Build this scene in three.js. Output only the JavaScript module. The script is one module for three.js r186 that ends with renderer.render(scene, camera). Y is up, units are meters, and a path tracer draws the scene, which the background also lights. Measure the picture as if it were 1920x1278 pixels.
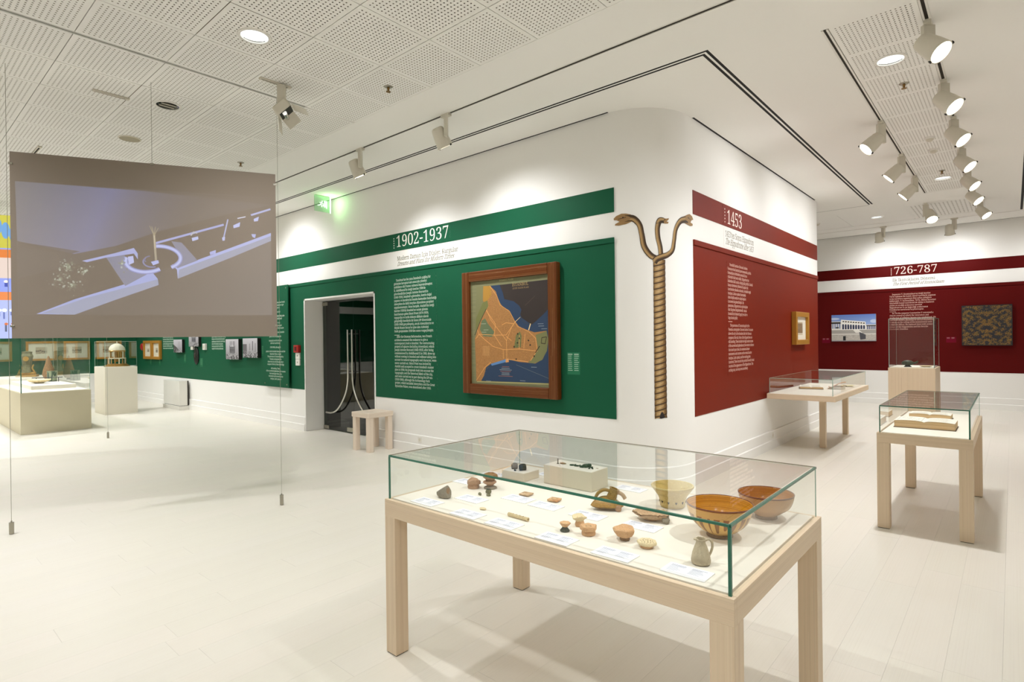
import * as THREE from 'three';
import { RoundedBoxGeometry } from 'three/addons/geometries/RoundedBoxGeometry.js';
import { mergeGeometries, mergeVertices, toCreasedNormals } from 'three/addons/utils/BufferGeometryUtils.js';
import { ImprovedNoise } from 'three/addons/math/ImprovedNoise.js';
import { RectAreaLightUniformsLib } from 'three/addons/lights/RectAreaLightUniformsLib.js';

// ------------------------------------------------------------------ camera, world, exposure
const scene = new THREE.Scene();
scene.background = new THREE.Color(0x000000);
const camera = new THREE.PerspectiveCamera(2 * THREE.MathUtils.radToDeg(Math.atan(639 / 1068)), 1920 / 1278, 0.05, 80);
camera.rotation.order = 'YXZ';
camera.position.set(0, 1.55, 0);
camera.rotation.set(-0.00221, 0.72067, -0.0119);
const renderer = new THREE.WebGLRenderer({ antialias: true });
renderer.toneMapping = THREE.LinearToneMapping;
renderer.toneMappingExposure = 2.05;
renderer.shadowMap.enabled = true;
RectAreaLightUniformsLib.init();
const NEUTRAL = new THREE.Color(0.975, 0.985, 1.01);
const I_SPOT = 4, I_TABLE = 6.2;

// ------------------------------------------------------------------ small tools
let seed = 20240611;
const rnd = () => { seed = (seed + 0x6d2b79f5) | 0; let t = Math.imul(seed ^ (seed >>> 15), 1 | seed); t = (t + Math.imul(t ^ (t >>> 7), 61 | t)) ^ t; return ((t ^ (t >>> 14)) >>> 0) / 4294967296; };
const rr = (a, b) => a + (b - a) * rnd();
const noise = new ImprovedNoise();
const used = {};
const numbered = (n) => { used[n] = (used[n] ?? -1) + 1; return used[n] ? n + '_' + String(used[n]).padStart(3, '0') : n; };
function tag(o, label, category, group) { o.userData.label = label; o.userData.category = category; if (group) o.userData.group = group; return o; }
function thing(name, label, category, [x, y, z] = [0, 0, 0], turn = 0, group) {
  const o = new THREE.Group(); o.name = numbered(name); o.position.set(x, y, z); o.rotation.y = turn; scene.add(o);
  return tag(o, label, category, group);
}
function part(name, geos, mat, parent) {
  const g = Array.isArray(geos) ? (geos.length > 1 ? mergeGeometries(geos.map((q) => (q.index ? q.toNonIndexed() : q))) : geos[0]) : geos;
  const m = new THREE.Mesh(g, mat); m.name = parent === scene ? numbered(name) : name; m.castShadow = m.receiveShadow = true;
  parent.add(m); return m;
}
// every piece a part of its own
const parts = (name, geos, mat, parent) => geos.map((g) => part(name, g, mat, parent));
function struct(name, geos, mat) { const m = part(name, geos, mat, scene); m.userData.kind = 'structure'; return m; }
// box given by its corners; uv in metres, v along the longest side
function uvMetres(g) {
  g.computeBoundingBox(); const s = new THREE.Vector3(); g.boundingBox.getSize(s);
  const p = g.attributes.position, n = g.attributes.normal, uv = new Float32Array(p.count * 2);
  const long = s.x >= s.y && s.x >= s.z ? 0 : s.y >= s.z ? 1 : 2;
  for (let i = 0; i < p.count; i++) {
    const a = [p.getX(i), p.getY(i), p.getZ(i)], q = [Math.abs(n.getX(i)), Math.abs(n.getY(i)), Math.abs(n.getZ(i))];
    const ax = q[0] > q[1] && q[0] > q[2] ? 0 : q[1] > q[2] ? 1 : 2, rest = [0, 1, 2].filter((k) => k !== ax);
    if (rest[0] === long) rest.reverse();
    uv[2 * i] = a[rest[0]]; uv[2 * i + 1] = a[rest[1]];
  }
  g.setAttribute('uv', new THREE.BufferAttribute(uv, 2)); return g;
}
function bx(x0, x1, y0, y1, z0, z1, bevel = 0) {
  const w = x1 - x0, h = y1 - y0, d = z1 - z0;
  const g = bevel ? new RoundedBoxGeometry(w, h, d, 2, Math.min(bevel, w / 2.1, h / 2.1, d / 2.1)) : new THREE.BoxGeometry(w, h, d);
  g.translate((x0 + x1) / 2, (y0 + y1) / 2, (z0 + z1) / 2); return uvMetres(g);
}
const cyl = (r0, r1, h, x, y, z, seg = 24) => { const g = new THREE.CylinderGeometry(r1, r0, h, seg); g.translate(x, y + h / 2, z); return g; };
function tubeGeo(pts, r, seg = 24, rad = 8, closed = false) { return new THREE.TubeGeometry(new THREE.CatmullRomCurve3(pts.map((p) => new THREE.Vector3(...p)), closed), seg, r, rad, closed); }
function latheGeo(pts, seg = 40, crease = 0.6) { const g = new THREE.LatheGeometry(pts.map((p) => new THREE.Vector2(...p)), seg); return crease ? toCreasedNormals(g, crease) : g; }
function extrude(pts, depth, holes = [], bevel = 0) {
  const s = new THREE.Shape(pts.map((p) => new THREE.Vector2(...p)));
  for (const h of holes) s.holes.push(new THREE.Path(h.map((p) => new THREE.Vector2(...p))));
  return new THREE.ExtrudeGeometry(s, { depth, bevelEnabled: bevel > 0, bevelSize: bevel, bevelThickness: bevel, bevelSegments: 2, bevelOffset: -bevel, curveSegments: 24 });
}
const rect = (x0, x1, y0, y1) => [[x0, y0], [x1, y0], [x1, y1], [x0, y1]];

// ------------------------------------------------------------------ textures
function canvasTex(w, h, draw, repeat) {
  const c = document.createElement('canvas'); c.width = w; c.height = h; const x = c.getContext('2d'); draw(x, w, h);
  const t = new THREE.CanvasTexture(c); t.colorSpace = THREE.SRGBColorSpace; t.anisotropy = 8;
  if (repeat) { t.wrapS = t.wrapT = THREE.RepeatWrapping; t.repeat.set(...repeat); }
  return t;
}
// streaks that run along v, tileable enough not to show
const grainTex = (base, amp, streaks, size, rep) => canvasTex(size, size, (x, w, h) => {
  x.fillStyle = base; x.fillRect(0, 0, w, h);
  for (let i = 0; i < streaks; i++) {
    const px = rnd() * w, len = h * rr(0.2, 1.2), y0 = rnd() * h, a = amp * rnd(), dark = rnd() < 0.6;
    x.strokeStyle = dark ? `rgba(120,84,44,${a})` : `rgba(255,246,226,${a})`; x.lineWidth = rr(0.6, 4);
    for (const off of [0, -h, h]) { x.beginPath(); x.moveTo(px, y0 + off); x.bezierCurveTo(px + rr(-3, 3), y0 + off + len * 0.3, px + rr(-3, 3), y0 + off + len * 0.6, px + rr(-2, 2), y0 + off + len); x.stroke(); }
  }
}, rep);
const std = (o) => new THREE.MeshStandardMaterial(o);
const phy = (o) => new THREE.MeshPhysicalMaterial(o);

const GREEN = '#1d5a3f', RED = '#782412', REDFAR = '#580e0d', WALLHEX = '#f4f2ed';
const M = {
  wall: std({ color: 0xf4f2ed, roughness: 0.75 }),
  ceil: std({ color: 0xf4f2ec, roughness: 0.85 }),
  trim: std({ color: 0xf4f2ed, roughness: 0.5 }),
  green: phy({ color: GREEN, roughness: 0.5, specularIntensity: 0.15 }),
  red: phy({ color: RED, roughness: 0.5, specularIntensity: 0.15 }),
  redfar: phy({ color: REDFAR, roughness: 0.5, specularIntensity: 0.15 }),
  wood: std({ map: grainTex('#dfc9ab', 0.05, 500, 512, [1.6, 0.7]), roughness: 0.5 }),
  woodtop: std({ color: 0xe6d8c0, roughness: 0.5 }),
  stool: std({ map: grainTex('#ead9c6', 0.06, 300, 512, [2, 1]), roughness: 0.55 }),
  deck: std({ color: 0xf0e9dc, roughness: 0.6 }),
  card: null,
  dark: std({ color: 0x0c0b09, roughness: 0.8 }),
  slotdark: std({ color: 0x2a241a, roughness: 0.8 }),
  white: std({ color: 0xe9e6de, roughness: 0.45 }),
  lampwhite: std({ color: 0xd9d3c3, roughness: 0.45 }),
  chrome: std({ color: 0xd8d6d0, roughness: 0.18, metalness: 1 }),
  steel: std({ color: 0xa9a598, roughness: 0.35, metalness: 0.9 }),
  mirror: std({ color: 0xc8c8c4, roughness: 0.08, metalness: 1 }),
  darkmirror: std({ color: 0x4a4a46, roughness: 0.12, metalness: 1 }),
  glass: phy({ color: 0xfafcfa, roughness: 0, transmission: 1, thickness: 0, ior: 1.5 }),
  doorglass: phy({ color: 0x5d6b5e, roughness: 0, transmission: 1, thickness: 0, ior: 1.55 }),
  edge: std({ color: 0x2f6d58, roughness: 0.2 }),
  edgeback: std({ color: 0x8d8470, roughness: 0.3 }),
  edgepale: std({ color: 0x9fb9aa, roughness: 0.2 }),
  lens: std({ color: 0xffffff, emissive: 0xfffaf0, emissiveIntensity: 3, roughness: 0.4 }),
  lensdim: std({ color: 0xffffff, emissive: 0xfff4e0, emissiveIntensity: 1.6, roughness: 0.4 }),
  downlit: std({ color: 0xffffff, emissive: 0xeef8ff, emissiveIntensity: 0.75, roughness: 0.4 }),
  vestibule: std({ color: 0x27332a, roughness: 0.8 }),
  redplastic: std({ color: 0xa81f1c, roughness: 0.4 }),
  gold: std({ color: 0xc08a35, roughness: 0.4, metalness: 0.35 }),
  goldlight: std({ color: 0xd9bd84, roughness: 0.5, metalness: 0.2 }),
  mahogany: phy({ map: grainTex('#5f2f0b', 0.2, 260, 512, [2, 1]), roughness: 0.38, specularIntensity: 0.5 }),
  blockcream: std({ color: 0xe6dac4, roughness: 0.8 }),
  mattwhite: std({ color: 0xeeeae0, roughness: 0.8 }),
  black: std({ color: 0x15130f, roughness: 0.5 }),
};
const floorMap = grainTex('#f2efe8', 0.02, 700, 1024, [3, 0.5]);
const plankMats = [0xf2f0ea, 0xf2f0e9, 0xf3f0ea, 0xf1efe8].map((c) => std({ color: c, map: floorMap, roughness: 0.38 }));

// perforated tile: alpha map with rows of round holes
const perfAlpha = (() => {
  const c = document.createElement('canvas'); c.width = c.height = 1024; const x = c.getContext('2d');
  x.fillStyle = '#fff'; x.fillRect(0, 0, 1024, 1024); x.fillStyle = '#000';
  const n = 17, m = 46, p = (1024 - 2 * m) / n;
  for (let i = 0; i < n; i++) for (let j = 0; j < n; j++) { x.beginPath(); x.arc(m + p * (i + 0.5), m + p * (j + 0.5), p * 0.19, 0, 7); x.fill(); }
  const t = new THREE.CanvasTexture(c); t.anisotropy = 8; return t;
})();
M.perf = std({ color: 0xf4f2ec, roughness: 0.85, alphaMap: perfAlpha, transparent: true });
M.fleece = std({ color: 0x9a917f, roughness: 0.95 });

// ------------------------------------------------------------------ geometry of the place
const H = 3.87, ZG = -5.08, XR = -2.53, ZF = -15.25, RC = 0.62, CX = XR - RC, CZ = ZG - RC, XW = -18.6, ZEND = -10.92;
const XE = 3.6, ZS = 5.2;
const DOOR = [-9.25, -7.21, 2.28];
const P0 = 0.722, P1 = 2.585, B0 = 2.845, B1 = 3.095;
// ------------------------------------------------------------------ floor: planks laid along z
{
  const W = 0.205, fl = struct('floor', bx(XW - 0.5, XE + 0.4, -0.2, -0.02, ZF - 0.4, ZS + 0.4), std({ color: 0xb9b2a2, roughness: 0.8 }));
  const lens = [1.29, 1.38, 1.2], variants = lens.map((l) => uvMetres(new THREE.BoxGeometry(W - 0.0005, 0.019, l - 0.0006)));
  const all = [];
  for (let i = 0, x = XW - 0.1; x < XE; x += W, i++) {
    let z = ZF - rr(0, 1.2), v = Math.floor(rnd() * 3);
    while (z < ZS) { const l = lens[v]; all.push({ x: x + W / 2, z: z + l / 2, v, m: Math.floor(rnd() * 4) }); z += l; v = Math.floor(rnd() * 3); }
  }
  const inBlock = (p) => (p.x < XR - 0.6 && p.z < ZG - 1.6 && p.z > ZEND - 0 + 1.4) || (p.x < -7 && p.z < -9);
  const fwd = [-Math.sin(0.72067), -Math.cos(0.72067)], side = [Math.cos(0.72067), -Math.sin(0.72067)];
  for (const p of all) { const d = p.x * fwd[0] + p.z * fwd[1], s = p.x * side[0] + p.z * side[1]; p.show = d > 1.6 && Math.abs(s) < d * 0.98 + 0.3 ? 1 / (d * d) : 0; }
  const kept = all.filter((p) => !inBlock(p)).sort((a, b) => b.show - a.show);
  kept.slice(0, 296).forEach((p) => { const m = part('plank', variants[p.v], plankMats[p.m], fl); m.position.set(p.x, -0.0095, p.z); });
  const rest = [[], [], [], []];
  for (const p of kept.slice(296)) rest[p.m].push(variants[p.v].clone().translate(p.x, -0.0095, p.z));
  rest.forEach((g, k) => { if (g.length) part('plank_field', g, plankMats[k], fl).userData.kind = 'stuff'; });
}

// ------------------------------------------------------------------ walls
const W1 = 3.93;
const wallNorth = struct('wall_north', (() => {
  const g = extrude([[XW - 0.3, 0], [DOOR[0], 0], [DOOR[0], DOOR[2]], [DOOR[1], DOOR[2]], [DOOR[1], 0], [CX, 0], [CX, W1], [XW - 0.3, W1]], 0.4);
  return g.translate(0, 0, ZG - 0.4);
})(), M.wall);
const wallCorner = struct('wall_corner', (() => {
  const g = new THREE.LatheGeometry([[RC, 0], [RC, W1], [RC - 0.15, W1], [RC - 0.15, 0], [RC, 0]].map((p) => new THREE.Vector2(...p)), 48, 0, Math.PI / 2);
  return toCreasedNormals(g, 0.5).translate(CX, 0, CZ);
})(), M.wall);
const wallEast = struct('wall_east', [bx(XR - 0.4, XR, 0, W1, ZEND, CZ), bx(-6, XR - 0.4, 0, W1, ZEND, ZEND + 0.3)], M.wall);
const wallFar = struct('wall_far', bx(-6.3, XE + 0.3, 0, W1, ZF - 0.3, ZF), M.wall);
struct('wall_recess', bx(-6.3, -6, 0, W1, ZF, ZEND + 0.3), M.wall);
const wallWest = struct('wall_west', bx(XW - 0.3, XW, 0, W1, ZG - 0.3, ZS + 0.3), M.wall);
struct('wall_south', bx(XW - 0.3, XE + 0.3, 0, W1, ZS, ZS + 0.3), M.wall);
const wallRight = struct('wall_right', bx(XE, XE + 0.3, 0, W1, ZF - 0.3, ZS + 0.3), M.wall);
struct('wall_vestibule', [bx(-10.2, -6.2, -0.02, 0, -8.5, ZG - 0.4), bx(-10.2, -6.2, 2.7, 2.8, -8.5, ZG - 0.4), bx(-10.2, -10.1, 0, 2.7, -8.5, ZG - 0.4), bx(-6.3, -6.2, 0, 2.7, -8.5, ZG - 0.4), bx(-10.2, -6.2, 0, 2.7, -8.6, -8.5)], M.vestibule);

// painted boards: a main field, a proud top rail and a band above, all along a wall
{
  const y2 = P1 - 0.055;
  // north (green)
  part('painted_panel', extrude([[XW, P0], [DOOR[0] - 0.0, P0], [DOOR[0], DOOR[2]], [DOOR[1], DOOR[2]], [DOOR[1], P0], [-3.05, P0], [-3.05, y2], [XW, y2]], 0.004).translate(0, 0, ZG), M.green, wallNorth);
  part('panel_rail', bx(XW, -3.05, y2, P1, ZG, ZG + 0.016, 0.003), M.green, wallNorth);
  part('painted_band', bx(XW, -3.05, B0, B1, ZG, ZG + 0.004), M.green, wallNorth);
  // east (red)
  part('painted_panel', bx(XR, XR + 0.004, P0 - 0.01, y2, ZEND + 0.01, -5.8), M.red, wallEast);
  part('panel_rail', bx(XR, XR + 0.016, y2, P1 + 0.003, ZEND + 0.01, -5.8, 0.003), M.red, wallEast);
  part('painted_band', bx(XR, XR + 0.004, B0 + 0.013, B1 + 0.017, ZEND + 0.01, -5.8), M.red, wallEast);
  // far (dark red)
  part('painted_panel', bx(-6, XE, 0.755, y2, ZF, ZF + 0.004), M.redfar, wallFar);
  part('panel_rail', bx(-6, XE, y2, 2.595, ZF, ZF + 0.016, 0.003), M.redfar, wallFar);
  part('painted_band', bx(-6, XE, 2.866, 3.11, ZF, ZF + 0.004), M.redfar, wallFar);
  // west (green)
  part('painted_panel', bx(XW, XW + 0.004, 0.78, y2, ZG + 0.005, ZS), M.green, wallWest);
  part('panel_rail', bx(XW, XW + 0.016, y2, P1, ZG + 0.02, ZS, 0.003), M.green, wallWest);
  part('painted_band', bx(XW, XW + 0.004, B0, B1, ZG + 0.005, ZS), M.green, wallWest);
}

// baseboards: plinth and ledge
{
  const prof = [[0, 0], [0.03, 0], [0.03, 0.112], [0.022, 0.12], [0.018, 0.12], [0.018, 0.238], [0.011, 0.246], [0, 0.246]];
  const run = (len) => extrude(prof, len);
  const alongX = (x0, x1, z, s) => { const g = run(x1 - x0); g.rotateY(s > 0 ? -Math.PI / 2 : Math.PI / 2); return s > 0 ? g.translate(x1, 0, z) : g.translate(x0, 0, z); };
  const alongZ = (z0, z1, x, s) => { const g = run(z1 - z0); if (s < 0) g.rotateY(Math.PI); return s > 0 ? g.translate(x, 0, z0) : g.translate(x, 0, z1); };
  // profile x axis points out of the wall: for a wall facing +z turn so that +x -> +z
  struct('baseboard_north', [alongX(XW, DOOR[0] - 0.02, ZG, 1), alongX(DOOR[1] + 0.02, CX, ZG, 1)], M.trim);
  const corner = new THREE.LatheGeometry(prof.map(([a, b]) => new THREE.Vector2(RC + a, b)), 40, 0, Math.PI / 2);
  struct('baseboard_corner', toCreasedNormals(corner, 0.4).translate(CX, 0, CZ), M.trim);
  struct('baseboard_east', alongZ(ZEND, CZ, XR, 1), M.trim);
  struct('baseboard_far', alongX(-6, XE, ZF, 1), M.trim);
  struct('baseboard_west', alongZ(ZG + 0.03, ZS, XW, 1), M.trim);
  struct('baseboard_right', alongZ(ZF + 0.03, ZS, XE, -1), M.trim);
}

// ------------------------------------------------------------------ ceiling
const TX = 0.6225, TZ = 0.6155, X0 = -2.741, Z0 = -1.67, PERF_Z = -3.465, PERF_N = 1.408;   // tile joints
const ceiling = struct('ceiling', (() => {
  const holes = [
    rect(XW + 0.05, XE - 0.05, -PERF_N, -PERF_Z),                                            // perforated field (shape y = -z)
    rect(XW + 0.05, XE - 0.3, 3.947, 3.988),                                                 // lighting track
    [[XW + 0.05, 4.518], [-1.83, 4.518], [-1.83, 11.8], [-1.856, 11.8], [-1.856, 4.544], [XW + 0.05, 4.544]],
    [[XW + 0.05, 4.562], [-1.874, 4.562], [-1.874, 11.8], [-1.9, 11.8], [-1.9, 4.588], [XW + 0.05, 4.588]],
    rect(XW + 0.02, -3.1, 5.052, 5.079),
    rect(XR + 0.001, XR + 0.026, 5.8, 10.75),
    rect(-1.078, -0.428, 4.83, 11.5),                                                        // perforated strip and its tracks
    rect(-5.8, -0.35, 12.42, 13.92),
    rect(-5.8, XE - 0.3, 14.36, 14.385), rect(-5.8, XE - 0.3, 15.2, 15.24), rect(-5.8, -1.9, 11.84, 11.86),
    rect(0.13, 0.165, 5.5, 14.3),
  ];
  const g = extrude(rect(XW - 0.3, XE + 0.3, -(ZS + 0.3), -(ZF - 0.3)), 0.06, holes);
  g.rotateX(-Math.PI / 2); return g.translate(0, H, 0);
})(), M.ceil);
struct('ceiling_slab', bx(XW - 0.4, XE + 0.4, H + 0.075, H + 0.25, ZF - 0.4, ZS + 0.4), M.slotdark);
// dark linings in the air slots
parts('air_slot', [bx(XW + 0.05, -1.83, H + 0.0015, H + 0.012, -4.544, -4.518), bx(-1.856, -1.83, H + 0.0015, H + 0.012, -11.8, -4.544), bx(XW + 0.05, -1.874, H + 0.0015, H + 0.012, -4.588, -4.562), bx(-1.9, -1.874, H + 0.0015, H + 0.012, -11.8, -4.588),
  bx(XW + 0.02, -3.1, H + 0.0015, H + 0.012, -5.079, -5.052), bx(XR + 0.001, XR + 0.026, H + 0.0015, H + 0.012, -10.75, -5.8), bx(-5.8, -1.9, H + 0.0015, H + 0.012, -11.86, -11.84), bx(-5.8, XE - 0.3, H + 0.0015, H + 0.012, -15.24, -15.2), bx(0.13, 0.165, H + 0.0015, H + 0.012, -14.3, -5.5)], M.dark, ceiling);
// perforated tiles
const tileBottom = H + 0.002, tileMats = [M.ceil, M.ceil, M.fleece, M.perf, M.ceil, M.ceil];
const boxTile = (w, d, t = 0.012) => new THREE.BoxGeometry(w, t, d).translate(0, t / 2, 0);
function holedTile(w, d, r) {
  const s = new THREE.Shape(rect(-w / 2, w / 2, -d / 2, d / 2).map((p) => new THREE.Vector2(...p)));
  const hole = new THREE.Path(); hole.absarc(0, 0, r, 0, Math.PI * 2, true); s.holes.push(hole);
  const low = new THREE.ShapeGeometry(s, 40), up = new THREE.ShapeGeometry(s, 40);
  for (const g of [low, up]) { const p = g.attributes.position, uv = g.attributes.uv; for (let i = 0; i < p.count; i++) uv.setXY(i, p.getX(i) / w + 0.5, p.getY(i) / d + 0.5); }
  low.rotateX(Math.PI / 2); up.rotateX(-Math.PI / 2).translate(0, 0.012, 0);
  return [low, up];
}
parts('ceiling_backing', [bx(XW, XE, H + 0.02, H + 0.026, PERF_Z - 0.01, PERF_N + 0.01), bx(-1.03, -0.478, H + 0.02, H + 0.026, -11.5, -4.83), bx(-5.8, -0.35, H + 0.02, H + 0.026, -13.92, -12.42)], M.ceil, ceiling);
const downAt = [];      // [x, z, lit]
{
  const gw = TX - 0.006, gd = TZ - 0.006, gl = PERF_Z - 0.004, g = boxTile(gw, gd), gEdge = boxTile(gw, -(gl) + (Z0 - 2 * TZ) - 0.009), gNarrow = boxTile(gw - 0.02, gd);
  const down = new Set();
  const key = (i, j) => i + ':' + j;
  // columns i: joints at X0 + i*TX, rows j: joints at Z0 + j*TZ
  const lamps = { '-3:-1': 8, '-6:-1': 0, '-3:3': 2.5, '-6:3': 14, '-13:3': 11, '-19:3': 12, '3:3': 5, '-12:-1': 10, '-18:-1': 18, '0:3': 2.5, '6:3': 8, '-23:3': 15, '-22:-1': 18 };
  const [hl, hu] = holedTile(gw, gd, 0.104);
  for (let i = -26; i < 10; i++) for (let j = -3; j < 5; j++) {
    const x = X0 + (i + 0.5) * TX; if (x < XW + 0.3 || x > XE - 0.3) continue;
    if (j === -3) { const d = (Z0 - 2 * TZ) - gl; const m = part('ceiling_tile', gEdge, tileMats, ceiling); m.position.set(x, tileBottom, (Z0 - 2 * TZ + gl) / 2); continue; }
    const z = Z0 + (j + 0.5) * TZ, k = key(i, j);
    if (k in lamps) { const m = part('ceiling_tile', hl, M.perf, ceiling); m.position.set(x, tileBottom, z); const u = part('tile_fleece', hu, M.fleece, m); downAt.push([x, z, lamps[k]]); continue; }
    const m = part('ceiling_tile', i === -5 || i === -4 ? gNarrow : g, tileMats, ceiling); m.position.set(x + (i === -5 ? -0.01 : i === -4 ? 0.01 : 0), tileBottom, z);
  }
  // strip over the aisle: one tile wide
  const sw = 0.552, sd = 0.6155, gs = boxTile(sw - 0.006, sd - 0.006), [sl, su] = holedTile(sw - 0.006, sd - 0.006, 0.108), n = Math.round(6.67 / sd);
  for (let k = 0; k < n; k++) {
    const z = -4.83 - (k + 0.5) * (6.67 / n), lamp = k === 1 || k === 9;
    const m = part('ceiling_tile', lamp ? sl : gs, lamp ? M.perf : tileMats, ceiling); m.position.set(-0.754, tileBottom, z);
    if (lamp) { part('tile_fleece', su, M.fleece, m); downAt.push([-0.754, z, k === 1 ? 13 : 11]); }
  }
  // cross aisle by the far wall: plain and perforated boards
  const cw = 1.09, gc = boxTile(cw - 0.006, 1.49), gp = new THREE.BoxGeometry(cw - 0.006, 0.012, 1.49).translate(0, 0.006, 0);
  const [cl] = holedTile(cw - 0.006, 1.49, 0.11);
  for (let k = 0; k < 5; k++) {
    const x = -5.255 + k * cw, perf = k === 4 || k === 1;
    if (k === 3) { const m = part('ceiling_tile', cl, M.ceil, ceiling); m.position.set(x, tileBottom, -13.17); downAt.push([x, -13.17, 12]); continue; }
    const m = part('ceiling_tile', perf ? gc : gp, perf ? tileMats : M.ceil, ceiling); m.position.set(x, tileBottom, -13.17);
  }
}

// ------------------------------------------------------------------ lamps
function spotLight(pos, target, intensity, angle, penumbra = 1, color = NEUTRAL, radius = 2) {
  const l = new THREE.SpotLight(color, intensity, 0, angle, penumbra, 2); l.position.copy(pos); l.target.position.copy(target);
  l.castShadow = true; l.shadow.radius = radius; l.shadow.bias = -0.0005; scene.add(l, l.target); return l;
}
const downLabel = {};
function downlight(x, z, lit, label, group) {
  const t = thing('recessed_downlight', label, 'downlight', [x, H, z], 0, group);
  part('trim_ring', latheGeo([[0.098, 0.006], [0.098, -0.005], [0.118, -0.004], [0.122, 0.002], [0.098, 0.006]], 40), M.white, t);
  if (lit) {
    part('reflector', latheGeo([[0.1, 0], [0.092, 0.03], [0.08, 0.05]], 40), M.mirror, t);
    const d = part('lamp_diffuser', new THREE.CircleGeometry(0.095, 40).rotateX(Math.PI / 2).translate(0, 0.012, 0), M.downlit, t);
    spotLight(new THREE.Vector3(x, H - 0.012, z), new THREE.Vector3(x, 0, z), lit, 1.25, 1, NEUTRAL, 4);
  } else {
    const g = new THREE.LatheGeometry([[0.1, 0], [0.085, 0.009], [0.06, 0.015], [0.0, 0.017]].map((p) => new THREE.Vector2(...p)), 14).toNonIndexed(); g.computeVertexNormals();
    part('reflector', g, M.darkmirror, t);
    parts('lamp_tube', [new THREE.CylinderGeometry(0.01, 0.01, 0.13, 10).rotateX(1.57).translate(-0.03, 0.002, 0), new THREE.CylinderGeometry(0.01, 0.01, 0.13, 10).rotateX(1.57).translate(0.03, 0.002, 0)], M.steel, t);
  }
  return t;
}
const downNames = [];
for (const [x, z, lit] of downAt) {
  let label, group;
  if (!lit) label = 'unlit recessed downlight with dark mirrored reflector above the hanging screen';
  else if (z < -13) label = 'lit recessed downlight in the cross ceiling before the far red wall';
  else if (z < -10) label = 'lit downlight at the far end of the perforated aisle strip';
  else if (z < -5) label = 'lit downlight at the near end of the perforated aisle strip';
  else if (z < 0 && x > -6 && x < -3) label = 'lit recessed downlight in the perforated ceiling at the top of the picture';
  else { label = 'lit recessed downlight in the perforated ceiling, outside the picture or behind the hanging screen'; group = 'downlights elsewhere in the perforated ceiling'; }
  downlight(x, z, lit, label, group);
}

// lighting tracks: aluminium channel in a slot
function track(name, a, b, label) {
  const along = Math.abs(a[0] - b[0]) > Math.abs(a[1] - b[1]), t = thing('lighting_track', label, 'track', [0, H, 0]);
  const lo = Math.min(along ? a[0] : a[1], along ? b[0] : b[1]), hi = Math.max(along ? a[0] : a[1], along ? b[0] : b[1]), c = along ? a[1] : a[0], w = name, k = along ? 0.006 : 0.014;
  const B = (u0, u1, y0, y1, v0, v1) => (along ? bx(u0, u1, y0, y1, v0, v1) : bx(v0, v1, y0, y1, u0, u1));
  parts('rail', [B(lo, hi, -0.004, 0.03, c - w / 2, c - w / 2 + k), B(lo, hi, -0.004, 0.03, c + w / 2 - k, c + w / 2)], M.white, t);
  part('channel', B(lo, hi, 0.001, 0.03, c - w / 2 + k, c + w / 2 - k), M.slotdark, t);
  return t;
}
track(0.04, [XW + 0.1, -3.967], [XE - 0.4, -3.967], 'long white lighting track in the plain ceiling band along the green wall');
track(0.046, [-1.054, -4.84], [-1.054, -11.49], 'white lighting track on the left edge of the perforated aisle strip');
track(0.05, [-0.453, -4.84], [-0.453, -11.49], 'white lighting track on the right edge of the perforated aisle strip');
track(0.024, [-5.8, -14.373], [XE - 0.3, -14.373], 'thin lighting track in the ceiling just before the far red wall');
{ // dark recessed rail in the tile joint
  const t = thing('recessed_rail', 'thin dark recessed rail crossing the perforated ceiling above the hanging screen', 'rail', [-5.231, H, 0]);
  part('channel', bx(-0.01, 0.01, 0.006, 0.014, PERF_Z, PERF_N), M.slotdark, t);
  parts('edge_strip', [bx(-0.0125, -0.01, 0, 0.014, PERF_Z, PERF_N), bx(0.01, 0.0125, 0, 0.014, PERF_Z, PERF_N)], M.ceil, t);
}
function shortTrack(x, z, len, turn, label) {
  const t = thing('short_track', label, 'track', [x, H, z], turn);
  parts('rail', [bx(-len / 2, len / 2, -0.012, 0.002, -0.018, -0.009), bx(-len / 2, len / 2, -0.012, 0.002, 0.009, 0.018)], M.lampwhite, t);
  part('channel', bx(-len / 2, len / 2, -0.004, 0.002, -0.009, 0.009), M.slotdark, t);
  parts('end_cap', [bx(-len / 2 - 0.012, -len / 2, -0.012, 0.002, -0.02, 0.02), bx(len / 2, len / 2 + 0.03, -0.014, 0.002, -0.02, 0.02)], M.lampwhite, t);
  return t;
}
shortTrack(-6.262, -1.53, 0.24, Math.PI / 2, 'short empty lighting track left of the unlit downlight');
shortTrack(-8.69, -1.38, 0.33, 0, 'short empty lighting track just above the screen top edge');
shortTrack(-4.925, -2.44, 0.24, Math.PI / 2, 'short lighting track that carries the floodlight with barn doors');

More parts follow.
